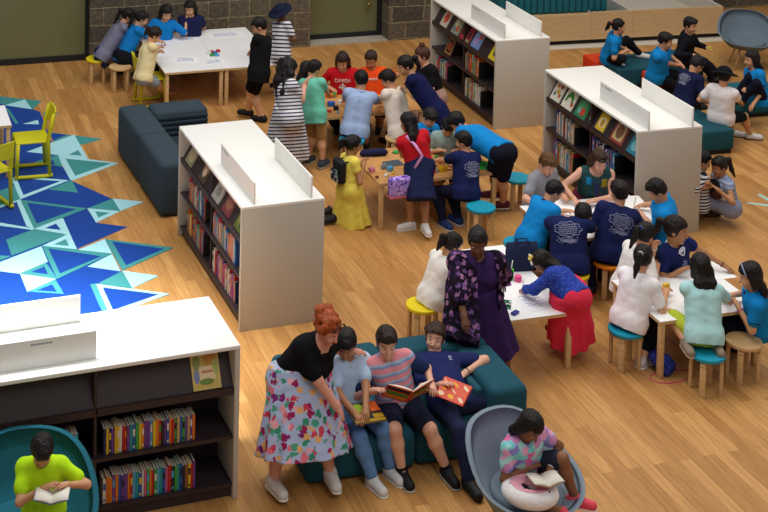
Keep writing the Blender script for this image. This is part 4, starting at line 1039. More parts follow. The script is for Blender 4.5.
# printed motifs projected on a shirt
def decal(P, polys, name, color, side, u0, width, obj='top', r=.0028):
    """polylines in [-1,1] projected onto the shirt; side -1 = back, 1 = chest"""
    so = P['parts'][obj]; me = so.data; o = P['org']
    bvh = BVHTree.FromPolygons([v.co+Vector(o) for v in me.vertices], [p.vertices[:] for p in me.polygons])
    c = P['hip']+(P['nk']-P['hip'])*u0; mb = MB(); sx = 1 if side > 0 else -1
    for pl in polys:
        pts = []
        for x, y in pl:
            # as seen by a viewer of that side
            q = c+P['rt']*(-x if side > 0 else x)*width+P['up']*y*width+P['fw']*side*.6
            hit = bvh.ray_cast(Vector(q), Vector(-P['fw']*side))
            if hit[0] is not None and (hit[0]-Vector(q)).length < .62: pts.append(np.array(hit[0])+P['fw']*side*.001)
        if len(pts) > 1: mb.tube(pts, r, 0, 4)
    if mb.v: mb.v = [tuple(np.array(v)-o) for v in mb.v]; return mb.build(name, mat(color, .7, .2, 0, .0, name='print'), P['root'])
def class_print():
    """cloud-shaped cluster of scribbled names over a curled banner"""
    rr = random.Random(3); L = []
    n = 60; out = []
    for i in range(n+1):
        t = 2*PI*i/n; k = 1+.09*math.cos(9*t); out.append((.95*math.cos(t)*k, .42+.50*math.sin(t)*k))
    L.append(out)
    for j in range(6):
        y0 = .74-.13*j; w_ = .72*math.sqrt(max(.05, 1-((y0-.42)/.5)**2)); pts = []
        for i in range(22): x = -w_+2*w_*i/21; pts.append((x, y0+.035*math.sin(i*2.1+j)+rr.uniform(-.015, .015)))
        L.append(pts)
    L.append([(-.55, -.30), (-.2, -.16), (.25, -.22), (.7, -.10), (.62, -.45), (.2, -.56), (-.2, -.46), (-.5, -.62), (-.55, -.30)])
    for j in range(3): L.append([(-.42+.08*i, -.32-.07*j+.03*math.sin(i*2.3+j)) for i in range(13)])
    L.append([(-.75, -.12), (-.6, -.3), (-.85, -.42), (-.6, -.55)]); L.append([(.0, -.1), (.04, -.2)])
    return L
CLASS = class_print()
_G = {'C': [[(1, .85), (.6, 1), (.15, .8), (0, .5), (.15, .15), (.6, 0), (1, .15)]], 'A': [[(0, 0), (.5, 1), (1, 0)], [(.2, .4), (.8, .4)]], 'N': [[(0, 0), (0, 1), (1, 0), (1, 1)]], 'D': [[(0, 0), (0, 1), (.6, .95), (1, .5), (.6, .05), (0, 0)]],
      'O': [[(.5, 0), (0, .3), (0, .7), (.5, 1), (1, .7), (1, .3), (.5, 0)]], 'a': [[(.8, .6), (.3, .62), (.1, .3), (.3, 0), (.8, .15)], [(.8, .65), (.85, 0)]], 'n': [[(.1, 0), (.1, .62)], [(.1, .45), (.5, .64), (.85, .45), (.88, 0)]], 'd': [[(.8, .5), (.3, .6), (.1, .3), (.3, 0), (.8, .12)], [(.82, 1), (.85, 0)]]}
def text_lines(t, w=1.0, y=0.0):
    L = []; cw = 2*w/len(t)
    for i, ch in enumerate(t):
        for st in _G[ch]: L.append([(-w+cw*(i+.08)+x*cw*.8, y+v*cw*1.25) for x, v in st])
    return L

def robe(P, m, hem_to, r1, side_open=.10, infl=.040, sl=1.0, name='kimono'):
    """loose open-front garment over a dress"""
    g, rt, fw, up, hip, nk = P['g'], P['rt'], P['fw'], P['up'], P['hip'], P['nk']; c = S(.04); c.noise = .003; w = 1.25
    chest = hip+(nk-hip)*.74
    for s in (-1, 1):
        sj, el, wr = P['J'][s][:3]
        c.rc(hip+rt*s*.04*g*w, chest+rt*s*.04*g*w, .066*g*w+infl, .062*g*w+infl); c.rc(chest+rt*s*.036*g*w, sj, .055*g*w+infl, .04*g*w+infl*.7)
        c.rc(sj-rt*s*.03*g, nk, .036*g*w, .036*g+infl*.3); c.rc(sj, sj+(el-sj)*min(sl, 1), .034*g*w+infl*.6, .038*g*w+infl*.7, .03)
        if sl > 1: c.rc(el, el+(wr-el)*(sl-1), .038*g*w+infl*.7, .036*g*w+infl*.6, .03)
    c.cone(hip+up*.1*g, W(*hem_to), .11*g*w+infl, r1, rt, 1.1, 1.0, 7, .06, .05)
    def front(Q):
        d = Q-nk.astype(np.float32); f = d@fw.astype(np.float32); r_ = d@rt.astype(np.float32); u = d@up.astype(np.float32)
        return np.maximum(np.abs(r_+.06)-(side_open+.05*np.clip(-u, 0, 1)), -f-.005)
    c.minus(front)
    def neck(Q):
        d = Q-(nk+up*.02*g+fw*.035*g).astype(np.float32); return np.sqrt((d*d).sum(1))-.075*g
    c.minus(neck)
    return solid(name, c, .0115, m, P['root'], P['org'])
# ------------------------------------------------------------------ people
POLO = dict(c='#1583cc', collar='#1d2550', cuff='#1d2550', sl=.62)
NAVY = '#1d2350'; NV2 = '#181c38'
BLK = '#141112'; DBR = '#2a1a14'
def polo(**k): d = dict(POLO); d.update(k); return d
PP = {}
# --- white tables by the stone wall
PP['grey'] = person('girl in a grey top leaning on the white table, navy jacket tied at her waist', (103, 54, .47), (123, 24, 'n'), 15, 1.45, (10, 30), LH=(150, 28, .63), RH=(146, 36, .63), LF=(112, 68, 0), RF=(116, 74, 0), hair=('pony', BLK, .25), top=dict(c='#77778f', sl=.55), bottom=dict(k='shorts', c='#8d8fa6'), shoes='#2a2a30')
PP['blueL'] = person('girl in a blue shirt and dark skirt on the plain stool at the white table', (123, 57, .47), (137, 27, 'n'), 12, 1.45, (10, 35), LH=(176, 34, .63), RH=(166, 44, .63), LF=(136, 77, 0), RF=(140, 83, 0), hair=('pony', BLK, .3), top=dict(c='#1478c4', sl=.62), bottom=dict(k='skirt', c='#15161f'), shoes='#1a1a20')
PP['cream'] = person('girl in a cream top drawing at the corner of the white table', (143, 78, .53), (150, 44, 'n'), 18, 1.42, (15, 42), LH=(178, 47, .64), RH=(170, 55, .64), RE=(.6, .3, -.8), LF=(181, 96, 0), RF=(172, 100, 0), hair=('pony', '#231712', .14), w=1.2, top=dict(c='#e8d8a6', sl=.5, hem=-.03), bottom=dict(k='shorts', m=lambda up: stripes('#7d8794', '#a0a9b3', .035, up)), shoes='#8a5a40', skin='asian')
PP['blueLong'] = person('girl in blue with long black hair at the far side of the white table', (161, 46, .47), (164, 21, 'n'), -80, 1.5, (-60, 32), LE=(-.5, .2, -1), RE=(.5, .2, -1), LH=(174, 36, .63), RH=(158, 38, .63), hair=('long', BLK, .34, 'front'), top=dict(c='#1478c4', sl=.9), bottom=dict(k='trousers', c=NV2))
PP['navyHand'] = person('girl in navy at the white table resting her chin on her hand', (191, 43, .47), (191, 17, 'n'), -90, 1.5, (-110, 25), RH=(189, 19, .88), LH=(190, 27, .63), RE=(.6, .3, -1), hair=('long', BLK, .26), top=dict(c='#1c2046', sl=.65), bottom=dict(k='trousers', c=NV2))
PP['black'] = person('boy in black shirt and shorts standing at the white table', (259, 72, .78), (262, 37, 'n'), 155, 1.55, (175, 28), LH=(243, 65, .63), RH=(242, 60, .64), LF=(248, 118, 0), RF=(262, 122, 0), hair=('short', BLK), w=1.15, top=dict(i=.028, c='#131418', sl=.75, hem=-.1), bottom=dict(k='shorts', c='#121318', i=.02, len=.8), shoes='#141418', LK=(0, 1, .1), RK=(0, 1, .1))
PP['navyHat'] = person('child in a navy sun hat and striped top standing by the stone wall', (281, 55, .74), (282, 22, 'n'), -150, 1.45, (-140, 25), LH=(280, 42, .95), RH=(274, 40, .95), LF=(278, 92, 0), RF=(287, 90, 0), skin='dark', hair=('short', BLK), top=dict(m=lambda up: stripes('#d8d8dc', '#2a2f4a', .06, up, .6), sl=.6), bottom=dict(k='shorts', c='#4a5068'), shoes='#222228')
hat(PP['navyHat'], '#1a2036')
# --- middle wooden table
PP['stripeW'] = person('woman in a navy and white striped dress with curly black hair', (289, 118, .84), (287, 82, 'n'), 15, 1.62, (25, 20), LH=(309, 84, 1.22), RH=(306, 88, 1.16), LF=(286, 168, 0), RF=(296, 170, 0), LE=(.2, .2, -1), RE=(.5, .1, -1), skin='fair', hair=('curly', BLK, .30), w=1.45, top=dict(m=lambda up: stripes('#dcdce2', '#23284c', .046, up, .62), sl=.55, hem=.02, n='dress'), bottom=dict(k='flare', m=lambda up: stripes('#dcdce2', '#23284c', .046, up, .62), to=(287, 150, .30), r1=.32, n='dress_skirt', nr=7, amp=.05), shoes='#2a2a30')
PP['mint'] = person('boy in a mint shirt and khaki shorts standing beside the striped dress woman', (314, 113, .74), (312, 80, 'n'), 55, 1.42, (40, 25), LH=(330, 98, .68), RH=(334, 102, .68), LF=(308, 163, 0), RF=(322, 168, 0), LK=(0, 1, .1), RK=(0, 1, .1), hair=('short', BLK), top=dict(c='#6cc0a8', sl=.6, hem=-.1), bottom=dict(k='shorts', c='#a3794a', len=.95), shoes='#3c4450', sole='#b8b8b8', socks='#3a3f52')
PP['behindMint'] = person('small child with dark hair half hidden behind the boy in mint', W(304, 110, .70)+np.array([0, .25, 0]), (304, 80, 'n'), 20, 1.32, (10, 25), LH=(322, 92, .75), LF=(304, 150, 0), RF=(300, 152, 0), hair=('bob', BLK, .1), top=dict(c='#9aa0a8', sl=.6), bottom=dict(k='shorts', c='#3a4050'), shoes='#222228')
PP['canada'] = person('young woman in a red lettered sweatshirt seated behind the wooden table', (343, 98, .5), (343, 70, 'n'), -95, 1.6, (-105, 32), LH=(354, 88, .64), RH=(330, 92, .64), hair=('long', '#2a1a14', .30, 'front'), top=dict(c='#c01822', sl=1.6, i=.02), bottom=dict(k='trousers', c=NV2), skin='asian', w=1.15)
PP['orange'] = person('boy in an orange shirt seated behind the wooden table', (374, 98, .5), (372, 69, 'n'), -100, 1.5, (-110, 28), LH=(386, 86, .64), RH=(362, 88, .64), hair=('crop', '#33221a'), top=dict(c='#e8501c', sl=.65, i=.02), bottom=dict(k='shorts', c=NV2), skin='tan')
PP['pale'] = person('boy in a pale blue shirt seen from behind at the wooden table', (355, 130, .47), (361, 92, 'n'), 95, 1.5, (100, 22), LH=(343, 102, .64), RH=(381, 103, .64), LF=(352, 150, 0), RF=(366, 148, 0), hair=('short', BLK), top=dict(c='#9fb4dc', sl=.68, hem=-.06, collar='#9fb4dc'), bottom=dict(k='shorts', c=NV2), skin='asian', w=1.25, shoes='#2a2c34')
PP['creamB'] = person('boy in a cream shirt and black trousers crouched over the wooden table', (401, 131, .46), (393, 90, 'n'), 140, 1.5, (160, 40), LH=(380, 100, .64), RH=(384, 94, .66), LF=(388, 146, 0), RF=(398, 144, 0), hair=('short', BLK), w=1.25, top=dict(c='#e8ddd0', sl=.65, hem=-.06), bottom=dict(k='trousers', c='#14151c'), shoes='#1c1c20')
PP['navyLean'] = person('girl in a long navy top with a ponytail bending over the wooden table', (436, 111, .86), (412, 76, 'n'), 172, 1.62, (185, 30), LH=(392, 96, .68), RH=(396, 88, .70), LF=(434, 158, 0), RF=(438, 150, 0), LK=(0, 1, .1), RK=(0, 1, .1), hair=('pony', BLK, .16), w=1.2, top=dict(c='#161a46', sl=.6, hem=-.16), bottom=dict(k='trousers', c='#161a46'), shoes='#1c1c20')
PP['bun'] = person('woman with a hair bun and black top by the far bookcase', (434, 96, .5), (426, 66, 'n'), -165, 1.65, (-175, 22), LH=(414, 88, .66), RH=(408, 84, .66), hair=('bun', '#4a2c1e'), w=1.25, top=dict(c='#131318', sl=.6, nr=.05), bottom=dict(k='skirt', c='#a58478'), skin='fair')
# --- front wooden table
PP['yellow'] = person('girl in a yellow dress kneeling at the wooden table', (349, 190, .44), (350, 157, 'n'), 22, 1.42, (20, 20), LH=(367, 163, .74), RH=(366, 168, .72), LF=(330, 214, 0.02), RF=(334, 222, 0.02), LK=(0, .8, -1), RK=(0, .8, -1), RE=(.6, -.3, -1), LE=(-.4, .3, -1), hair=('pony', BLK, .12), w=1.05, top=dict(c='#e8d45c', sl=.35, hem=.02, n='dress'), bottom=dict(k='flare', c='#e8d45c', to=(352, 220, .02), r1=.25, r0=.10, n='dress_skirt', nr=8, amp=.08), shoes='#1a1a20', ftdir=202, skin='tan')
PP['red'] = person('girl in a red shirt and navy skirt with a purple shoulder bag', (420, 168, .78), (412, 135, 'n'), 105, 1.47, (150, 20), LH=(402, 160, .66), RH=(431, 161, .66), LF=(410, 229, 0), RF=(425, 236, 0), fdl=200, fdr=-80, LK=(0, 1, .1), RK=(0, 1, .1), hair=('long', BLK, .38), top=dict(c='#c41f2a', sl=.55), bottom=dict(k='flare', c='#1f2648', to=(421, 200, .47), r1=.175, nr=5, amp=.06, r0=.085), shoes='#e0dedb', sole='#f0f0ee', skin='tan')
PP['navyP'] = person('boy in a navy printed shirt seated on a teal stool at the front wooden table', (466, 192, .47), (466, 154, 'n'), 125, 1.48, (150, 18), LH=(432, 161, .64), RH=(446, 166, .64), LF=(443, 226, 0), RF=(458, 224, 0), fdl=-60, hair=('short', BLK), w=1.18, top=dict(c='#1a2250', sl=.68, hem=-.06, i=.02), bottom=dict(k='trousers', c='#191d36'), shoes='#1f3a78', sole='#d8d8d8')
decal(PP['navyP'], CLASS, 'printed_motif', '#aab0cc', -1, .55, .125)
PP['bend'] = person('boy in bright blue bending far over the wooden table', (503, 153, .86), (467, 131, .98), 185, 1.58, (190, 50), LH=(470, 158, .65), RH=(466, 150, .66), LF=(494, 206, 0), RF=(503, 210, 0), LK=(0, 1, .1), RK=(0, 1, .1), hair=('short', BLK), w=1.22, top=dict(c='#1583cc', sl=.62, hem=-.015, i=.03), bottom=dict(k='shorts', c='#181a2a', len=.85, i=.026), shoes='#5a2030', sole='#d0d0d0')
PP['blueFar'] = person('boy in blue with dark hair at the far side of the front wooden table', (420, 157, .47), (426, 126, 'n'), -55, 1.48, (-60, 45), LH=(440, 152, .64), RH=(422, 152, .64), hair=('short', BLK), w=1.2, top=polo(), bottom=dict(k='shorts', c=NV2))
PP['smallGrey'] = person('child in a pale grey green shirt half hidden behind the bending boy', (446, 160, .47), (447, 134, 'n'), -95, 1.4, (-90, 50), LH=(458, 154, .64), RH=(440, 154, .64), hair=('short', BLK), top=dict(c='#8fa5a2', sl=.6), bottom=dict(k='shorts', c=NV2))
# --- white table in front of the right bookcase
PP['greyBoy'] = person('boy in a grey shirt with light brown hair at the white table', (537, 202, .47), (543, 173, 'n'), -50, 1.5, (-60, 38), LH=(566, 200, .64), RH=(540, 208, .64), hair=('short', '#5e3d22'), w=1.2, top=dict(c='#8d8f98', sl=.65), bottom=dict(k='shorts', c='#2a2f44'), skin='fair')
PP['glasses'] = person('woman in a colour-block sleeveless dress with sunglasses on her head', (592, 199, .5), (596, 170, 'n'), -95, 1.66, (-75, 32), LH=(593, 204, .64), RH=(573, 203, .64), LE=(-.9, 0, -.4), RE=(.9, 0, -.4), hair=('bob', '#3a2418', .06), top=dict(c='#2a4a4c', sl=0, hem=-.03, nr=.052, n='dress'), bottom=dict(k='skirt', c='#6a2038', n='dress_skirt'), skin='fair', w=1.15)
PP['poloSide'] = person('boy in a blue polo seated at the left end of the white table', (531, 239, .47), (547, 203, 'n'), 25, 1.48, (15, 40), LH=(568, 212, .64), RH=(562, 222, .64), RE=(.5, -.2, -1), LF=(552, 256, 0), RF=(548, 262, 0), hair=('short', BLK), w=1.22, top=polo(hem=-.06), bottom=dict(k='shorts', c=NV2), shoes='#222228')
PP['navyA'] = person('boy in a navy printed shirt leaning over the table from the yellow stool', (569, 264, .47), (568, 220, 'n'), 75, 1.58, (70, 40), LH=(580, 220, .64), RH=(596, 228, .64), headpos=(583, 216, .93), RE=(1, -.6, -.3), LE=(-.9, -.5, -.5), LF=(575, 292, 0), RF=(592, 292, 0), hair=('short', BLK), top=dict(c='#1b2350', sl=.68, hem=-.06, i=.02), bottom=dict(k='trousers', c='#15182c'), shoes='#1a1a22', sole='#c03030', w=1.28)
decal(PP['navyA'], CLASS, 'printed_motif', '#aab0cc', -1, .66, .15)
PP['navyB'] = person('boy in a navy printed shirt sitting upright on the orange stool', (610, 254, .47), (619, 208, 'n'), 100, 1.58, (105, 15), LH=(598, 226, .64), RH=(636, 224, .64), LF=(600, 280, 0), RF=(618, 276, 0), hair=('short', '#1a1312'), top=dict(c='#1b2350', sl=.68, hem=-.06, i=.02), bottom=dict(k='trousers', c='#15182c'), shoes='#1a1a22', w=1.3)
decal(PP['navyB'], CLASS, 'printed_motif', '#aab0cc', -1, .62, .15)
PP['blueR'] = person('boy in bright blue leaning on the white table beside the bookcase end', (668, 236, .47), (663, 203, 'n'), 165, 1.55, (170, 40), LH=(640, 216, .64), RH=(642, 206, .64), hair=('short', BLK), w=1.3, top=dict(c='#1583cc', sl=.65, i=.024, hem=-.06), bottom=dict(k='shorts', c=NV2), LF=(652, 258, 0), RF=(660, 254, 0))
# --- near right white table
PP['smile'] = person('smiling girl in navy with a white collar stretching her arm along the table', (676, 276, .47), (673, 244, 'n'), -50, 1.55, (-25, 12), LH=(730, 269, .64), RH=(684, 275, .64), LE=(-.6, .3, -.6), hair=('pony', '#1c1210', .2), hw=1.25, face='smile', top=dict(c='#1c2456', sl=.45, collar='#d8dae2'), bottom=dict(k='shorts', c=NV2), skin='tan', h=.0105)
PP['scrunch'] = person('girl in a white top with a blue hair tie raising her hand', (627, 287, .47), (640, 250, 'n'), 25, 1.5, (35, 30), RH=(659, 272, .66), LH=(659, 247, .95), LE=(-.3, .2, -1), hair=('pony', BLK, .22, '#1e5ca8'), top=dict(c='#efecea', sl=.55), bottom=dict(k='shorts', c=NV2), LF=(640, 300, 0), RF=(646, 306, 0), h=.0105)
PP['whiteT'] = person('girl in a white shirt with a ponytail on the near teal stool', (629, 319, .48), (640, 275, 'n'), 48, 1.58, (60, 20), LH=(664, 290, .65), RH=(668, 297, .65), RE=(.5, -.3, -1), LF=(652, 362, 0), RF=(642, 366, 0), hair=('pony', BLK, .22, '#d8d0c0'), w=1.1, top=dict(c='#f0ecf0', sl=.62, hem=-.055, i=.022), bottom=dict(k='trousers', c='#14151c', len=1.5), shoes='#d8cfd2', sole='#f0e8ea', h=.0105)
PP['mintG'] = person('girl in a mint shirt with long black hair kneeling on a teal stool', (704, 334, .53), (702, 285, 'n'), 98, 1.55, (100, 18), LH=(692, 292, .64), RH=(729, 297, .64), LE=(-.9, -.3, -.7), RE=(.9, -.2, -.7), LF=(686, 349, .38), RF=(716, 350, .38), LK=(-.5, 1, -.2), RK=(.5, 1, -.2), ftdir=-90, hair=('long', BLK, .20), top=dict(c='#b2e0e2', sl=.6, hem=-.06, i=.02), bottom=dict(k='shorts', c='#b5c23c'), shoes='#8a7a6a', sole='#b5a58f', h=.0105)
PP['band'] = person('girl in blue with a headband and long hair at the right edge', (759, 322, .47), (755, 290, 'n'), 165, 1.52, (170, 22), LH=(735, 309, .64), RH=(728, 298, .64), LE=(-.4, -.2, -1), hair=('long', BLK, .32, 'front'), w=1.2, top=polo(hem=-.06), bottom=dict(k='trousers', c='#15182c'), LF=(738, 352, 0), RF=(734, 344, 0), h=.0105)
# --- white table behind the sofa
PP['purple'] = person('woman in a purple dress and floral kimono standing behind the sofa', (474, 304, .86), (477, 257, 'n'), -82, 1.66, (-100, 18), RH=(466, 332, .84), LH=(506, 297, .66), RE=(.9, .9, -.2), LE=(-.8, -.3, -.5), LF=(508, 384, 0), RF=(496, 388, 0), skin='dark', hair=('pony', BLK, .10), w=1.3, top=dict(c='#35204f', sl=.3, hem=-.05, vd=.11, bust=True, n='dress'), bottom=dict(k='flare', c='#35204f', to=(488, 354, .36), r1=.27, n='dress_skirt', nr=6, amp=.05, r0=.11), shoes='#2a2028', h=.0105)
PP['whiteG'] = person('girl in a white top on the yellow stool, hair tied back, facing the table', (433, 296, .47), (446, 258, 'n'), 30, 1.45, (20, 35), LH=(478, 262, .64), RH=(474, 276, .64), LF=(452, 318, 0), RF=(456, 326, 0), hair=('pony', '#1c1212', .16), top=dict(c='#efebe6', sl=.9, hem=-.07), bottom=dict(k='shorts', c='#17181f'), h=.0105)
PP['pinkS'] = person('girl in a blue speckled jacket and pink skirt bent over the white table', (577, 298, .72), (554, 273, .88), 175, 1.35, (185, 55), LH=(522, 291, .64), RH=(546, 286, .64), LE=(-.6, 0, -.4), LF=(566, 346, 0), RF=(556, 338, 0), LK=(0, 1, .1), RK=(0, 1, .1), hair=('bob', '#1a1210', .1), w=1.25, top=dict(m=floral('#2a3f9c', ['#4f6fd0', '#6f8fe0', '#1f2f80'], 60, .3, 'speckled_cloth'), sl=1.9, i=.03, hem=-.01), bottom=dict(k='flare', c='#e03450', to=(572, 335, .2), r1=.25, r0=.12, nr=9, amp=.07), shoes='#8a3a34', skin='tan', h=.0105)
# --- the teal sofa
PP['red-haired'] = person('woman with red hair, black top and floral skirt leaning over the reading boys', (292, 376, .87), (320, 342, 'n'), -55, 1.7, (-42, 30), LH=(354, 352, .95), RH=(341, 414, .76), RE=(.5, .5, -.5), LF=(333, 489, 0), RF=(273, 494, 0), fdl=-75, fdr=-62, LK=(0, 1, .1), RK=(0, 1, .1), skin='pink', hair=('updo', '#a04a20'), w=1.3, hw=1.08, top=dict(c='#121216', sl=.75, hem=.0, nr=.05, vd=.03, bust=True, belly=True, i=.018), bottom=dict(k='flare', m=floral('#a9b6d6', ['#9a2458', '#d8707c', '#3a8a70', '#e0a868', '#c84058', '#4f9a80', '#7a2870', '#e8a0a8'], 17, .58), to=(304, 450, .34), r1=.40, r0=.12, **{'from': .09}, nr=10, amp=.05), shoes='#d8d6d2', sole='#eceae6', h=.0095)
PP['paleB'] = person('boy in a pale blue polo and jeans looking at a book beside the woman', (350, 408, .45), (347, 358, 'n'), -72, 1.55, (-100, 34), LH=(366, 414, .64), RH=(357, 418, .62), LF=(390, 477, 0), RF=(373, 487, 0), fdl=-60, fdr=-60, hair=('short', BLK), top=dict(c='#b4cdea', sl=.62, hem=-.05, collar='#b4cdea'), bottom=dict(k='trousers', c='#5f86b8', len=1.8), shoes='#cfcfcf', sole='#e8e6e2', skin='tan', socks='#2a2060', h=.0095)
PP['pinkStripe'] = person('boy in a pink and blue striped shirt holding an open picture book', (397, 403, .46), (387, 357, 'n'), -85, 1.6, (-85, 18), LH=(436, 389, .70), RH=(374, 396, .72), LF=(447, 478, 0), RF=(402, 480, 0), fdl=-70, fdr=-70, hair=('short', '#241812'), face='smile', top=dict(m=lambda up: stripes('#d88a94', '#7f90b8', .075, up, .55, '#9fb2cc'), sl=.72, hem=-.04), bottom=dict(k='shorts', c='#1d2136', len=.80, i=.02), shoes='#1a1a1e', sole='#c8c8c8', skin='fair', socks='#1a1a1e', h=.0095)
PP['lounge'] = person('boy in navy lounging in the sofa corner with a book on his lap', (450, 402, .46), (436, 357, 'f'), -72, 1.66, (-105, -8, 6), LH=(469, 376, .62), RH=(444, 388, .66), LE=(-1, .1, .25), RE=(.5, -.2, -.8), LF=(508, 450, .0), RF=(469, 490, 0), fdr=-70, fdl=-30, LK=(-1, .2, 1), RK=(0, 1, .8), hair=('wavy', '#3a261a'), top=dict(c='#232a5c', sl=.66, hem=-.05), bottom=dict(k='trousers', c='#222846'), shoes='#15151a', skin='fair', h=.0095)
PP['tieDye'] = person('girl in a tie-dye shirt reading in the grey armchair', (521, 468, .60), (524, 436, 'n'), -58, 1.42, (-52, 45), LH=(552, 476, .66), RH=(531, 472, .68), LE=(-.8, .1, -.6), RE=(.9, -.1, -.5), LF=(575, 506, .40), RF=(562, 520, .42), LK=(-.3, 1, .6), RK=(.6, 1, .2), fdl=-20, fdr=-60, hair=('bob', BLK, .03), top=dict(m=floral('#cf8fc4', ['#7fd0d8', '#e8a8cc', '#8f8fd8', '#a8e0dc', '#e070a8'], 17, .9, 'tie_dye'), sl=.55, hem=-.04), bottom=dict(k='shorts', c='#2a2c3c'), shoes='#e0485c', sole='#f0e8e8', skin='brown', h=.0095)
PP['neon'] = person('boy in a neon yellow shirt reading in the teal armchair', (44, 508, .62), (42, 461, 'n'), -86, 1.46, (-80, 48), LH=(69, 490, .94), RH=(47, 493, .94), LE=(-.9, -.1, -.6), RE=(.9, -.1, -.6), LF=(66, 540, 0), RF=(30, 545, 0), hair=('short', BLK), w=1.05, top=dict(c='#bff022', sl=.62, hem=-.05), bottom=dict(k='shorts', c='#1c2038'), skin='asian', h=.0095)
# --- ottomans at the upper right
PP['tie'] = person('girl in a blue polo with a red hair tie sitting cross-legged', (609, 55, .46), (616, 35, 'n'), -15, 1.48, (0, 8), LH=(629, 53, .56), RH=(626, 54, .56), LF=(640, 58, .36), RF=(617, 66, .30), LK=(-.6, 1, .2), RK=(.6, 1, .2), fdr=-60, hair=('pony', BLK, .14, '#d83a4a'), top=polo(), bottom=dict(k='trousers', c='#17181f'), shoes='#d8d4cc')
PP['polo2'] = person('boy in a blue polo seated with hands together on the teal ottoman', (657, 74, .45), (662, 50, 'n'), -35, 1.55, (-20, 18), LH=(681, 65, .58), RH=(678, 66, .57), LE=(-.6, 0, -.6), RE=(.8, 0, -.4), LF=(678, 96, 0), RF=(660, 98, 0), hair=('short', BLK), top=polo(hem=-.06), bottom=dict(k='trousers', c='#17181f'), shoes='#222228', w=1.3)
PP['jacket'] = person('boy in a black jacket holding a small yellow object', (684, 55, .46), (688, 34, 'n'), -25, 1.52, (-50, 12), LH=(709, 50, .62), RH=(694, 58, .56), LF=(722, 80, 0), RF=(712, 82, 0), hair=('short', BLK), w=1.2, top=dict(c='#14161e', sl=1.9, i=.022, collar='#14161e'), bottom=dict(k='trousers', c='#16182a'), shoes='#15151a')
PP['navyC'] = person('boy in a navy printed shirt bent forward beside the boy with the bucket hat', (683, 102, .44), (692, 74, 'n'), 25, 1.5, (20, 45), LH=(706, 92, .56), RH=(696, 101, .44), RE=(.5, -.1, -.8), LF=(708, 108, .0), RF=(704, 112, 0), hair=('short', '#16161c'), w=1.2, top=dict(c='#181e40', sl=.62, hem=-.05), bottom=dict(k='trousers', c='#16182a'), shoes='#222228')
decal(PP['navyC'], CLASS, 'printed_motif', '#aab0cc', -1, .70, .11)
PP['bucket'] = person('boy in a white shirt and dark bucket hat seen from behind', (721, 116, .43), (723, 88, 'n'), 55, 1.52, (60, 20), LH=(706, 104, .5), RH=(742, 104, .52), LF=(733, 136, 0), RF=(750, 139, 0), LK=(0, .8, .7), RK=(.5, .8, .9), fdr=-10, fdl=-20, hair=('short', BLK), w=1.15, top=dict(c='#ece6e8', sl=.62, hem=-.06, i=.022), bottom=dict(k='shorts', c='#15161c'), shoes='#d0d0d0', sole='#303030', socks='#c8b070')
hat(PP['bucket'], '#15171c')
PP['poloR'] = person('girl in a blue polo with long black hair at the right edge ottoman', (759, 98, .42), (754, 70, 'n'), -165, 1.5, (-170, 10), LH=(753, 107, .37), RH=(744, 92, .55), LE=(-.3, -.4, -1), LF=(742, 104, .36), RF=(736, 100, .36), hair=('long', BLK, .20), top=polo(), bottom=dict(k='trousers', c='#16182a'), shoes='#222228')
PP['crouch'] = person('girl in a pale blue dress crouching with a plush toy beside the bookcase', (728, 205, .24), (722, 177, 'n'), 190, 1.38, (200, 20), LH=(716, 192, .52), RH=(707, 184, .62), LF=(716, 216, 0), RF=(708, 210, 0), LK=(-.2, 1, 1), RK=(.2, 1, 1), hair=('pony', '#1c1412', .26), top=dict(m=stripes('#a9b4d0', '#7f8cb0', .05, (0, 0, 1)), sl=.2, n='dress', hem=-.02), bottom=dict(k='skirt', c='#8f97b4', len=1.15), shoes='#4a3026', skin='tan')
PP['hidden'] = person('child in a striped top almost hidden behind the bookcase end', W(699, 203, .26)+np.array([0, .05, 0]), (699, 172, 'n'), 10, 1.35, (0, 20), LH=(710, 186, .5), RH=(708, 190, .5), LF=(707, 205, 0), RF=(705, 214, 0), LK=(0, 1, 1), RK=(0, 1, 1), hair=('short', BLK), top=dict(m=stripes('#d8d8dc', '#23283c', .04, (0, 0, 1), .55), sl=1.2), bottom=dict(k='shorts', c='#5a6a88'), shoes='#3a4a70')
robe(PP['purple'], floral('#17101f', ['#6a4a80', '#8a5a8c', '#3f2c58', '#9a6a90', '#2a1c3a'], 17, .5, 'kimono_cloth'), (463, 346, .62), .19, sl=1.25)
# lettering on chests
decal(PP['canada'], text_lines('CANADA', 1.0, .35)+[[(-.5, -.25), (-.25, -.2), (-.28, .0), (-.1, -.05), (0, .22), (.1, -.05), (.28, 0), (.25, -.2), (.5, -.25), (.2, -.5), (.06, -.5), (.05, -.7), (-.05, -.7), (-.06, -.5), (-.2, -.5), (-.5, -.25)], [(-.3, -.3), (.3, -.3)], [(-.2, -.4), (.2, -.4)], [(0, -.5), (0, .1)], [(-.12, -.2), (.12, -.2)]], 'printed_lettering', '#e6dcd8', 1, .62, .12, r=.006)
decal(PP['orange'], [[(-.9+.3*i+.1*(i % 2), .3) for i in range(2)]]+[[(x, .1), (x, .5), (x+.2, .5), (x+.2, .3), (x, .3)] for x in (-.8, -.45, -.1, .25, .6)], 'printed_lettering', '#e8d8d0', 1, .62, .10, r=.005)
decal(PP['lounge'], [[(.5, .2), (.62, .3), (.74, .2), (.62, .06), (.5, .2)], [(.5, -.02), (.78, -.02)]], 'printed_emblem', '#c8cce0', 1, .72, .12, r=.004)
for l in LOG: print('LOG', l)
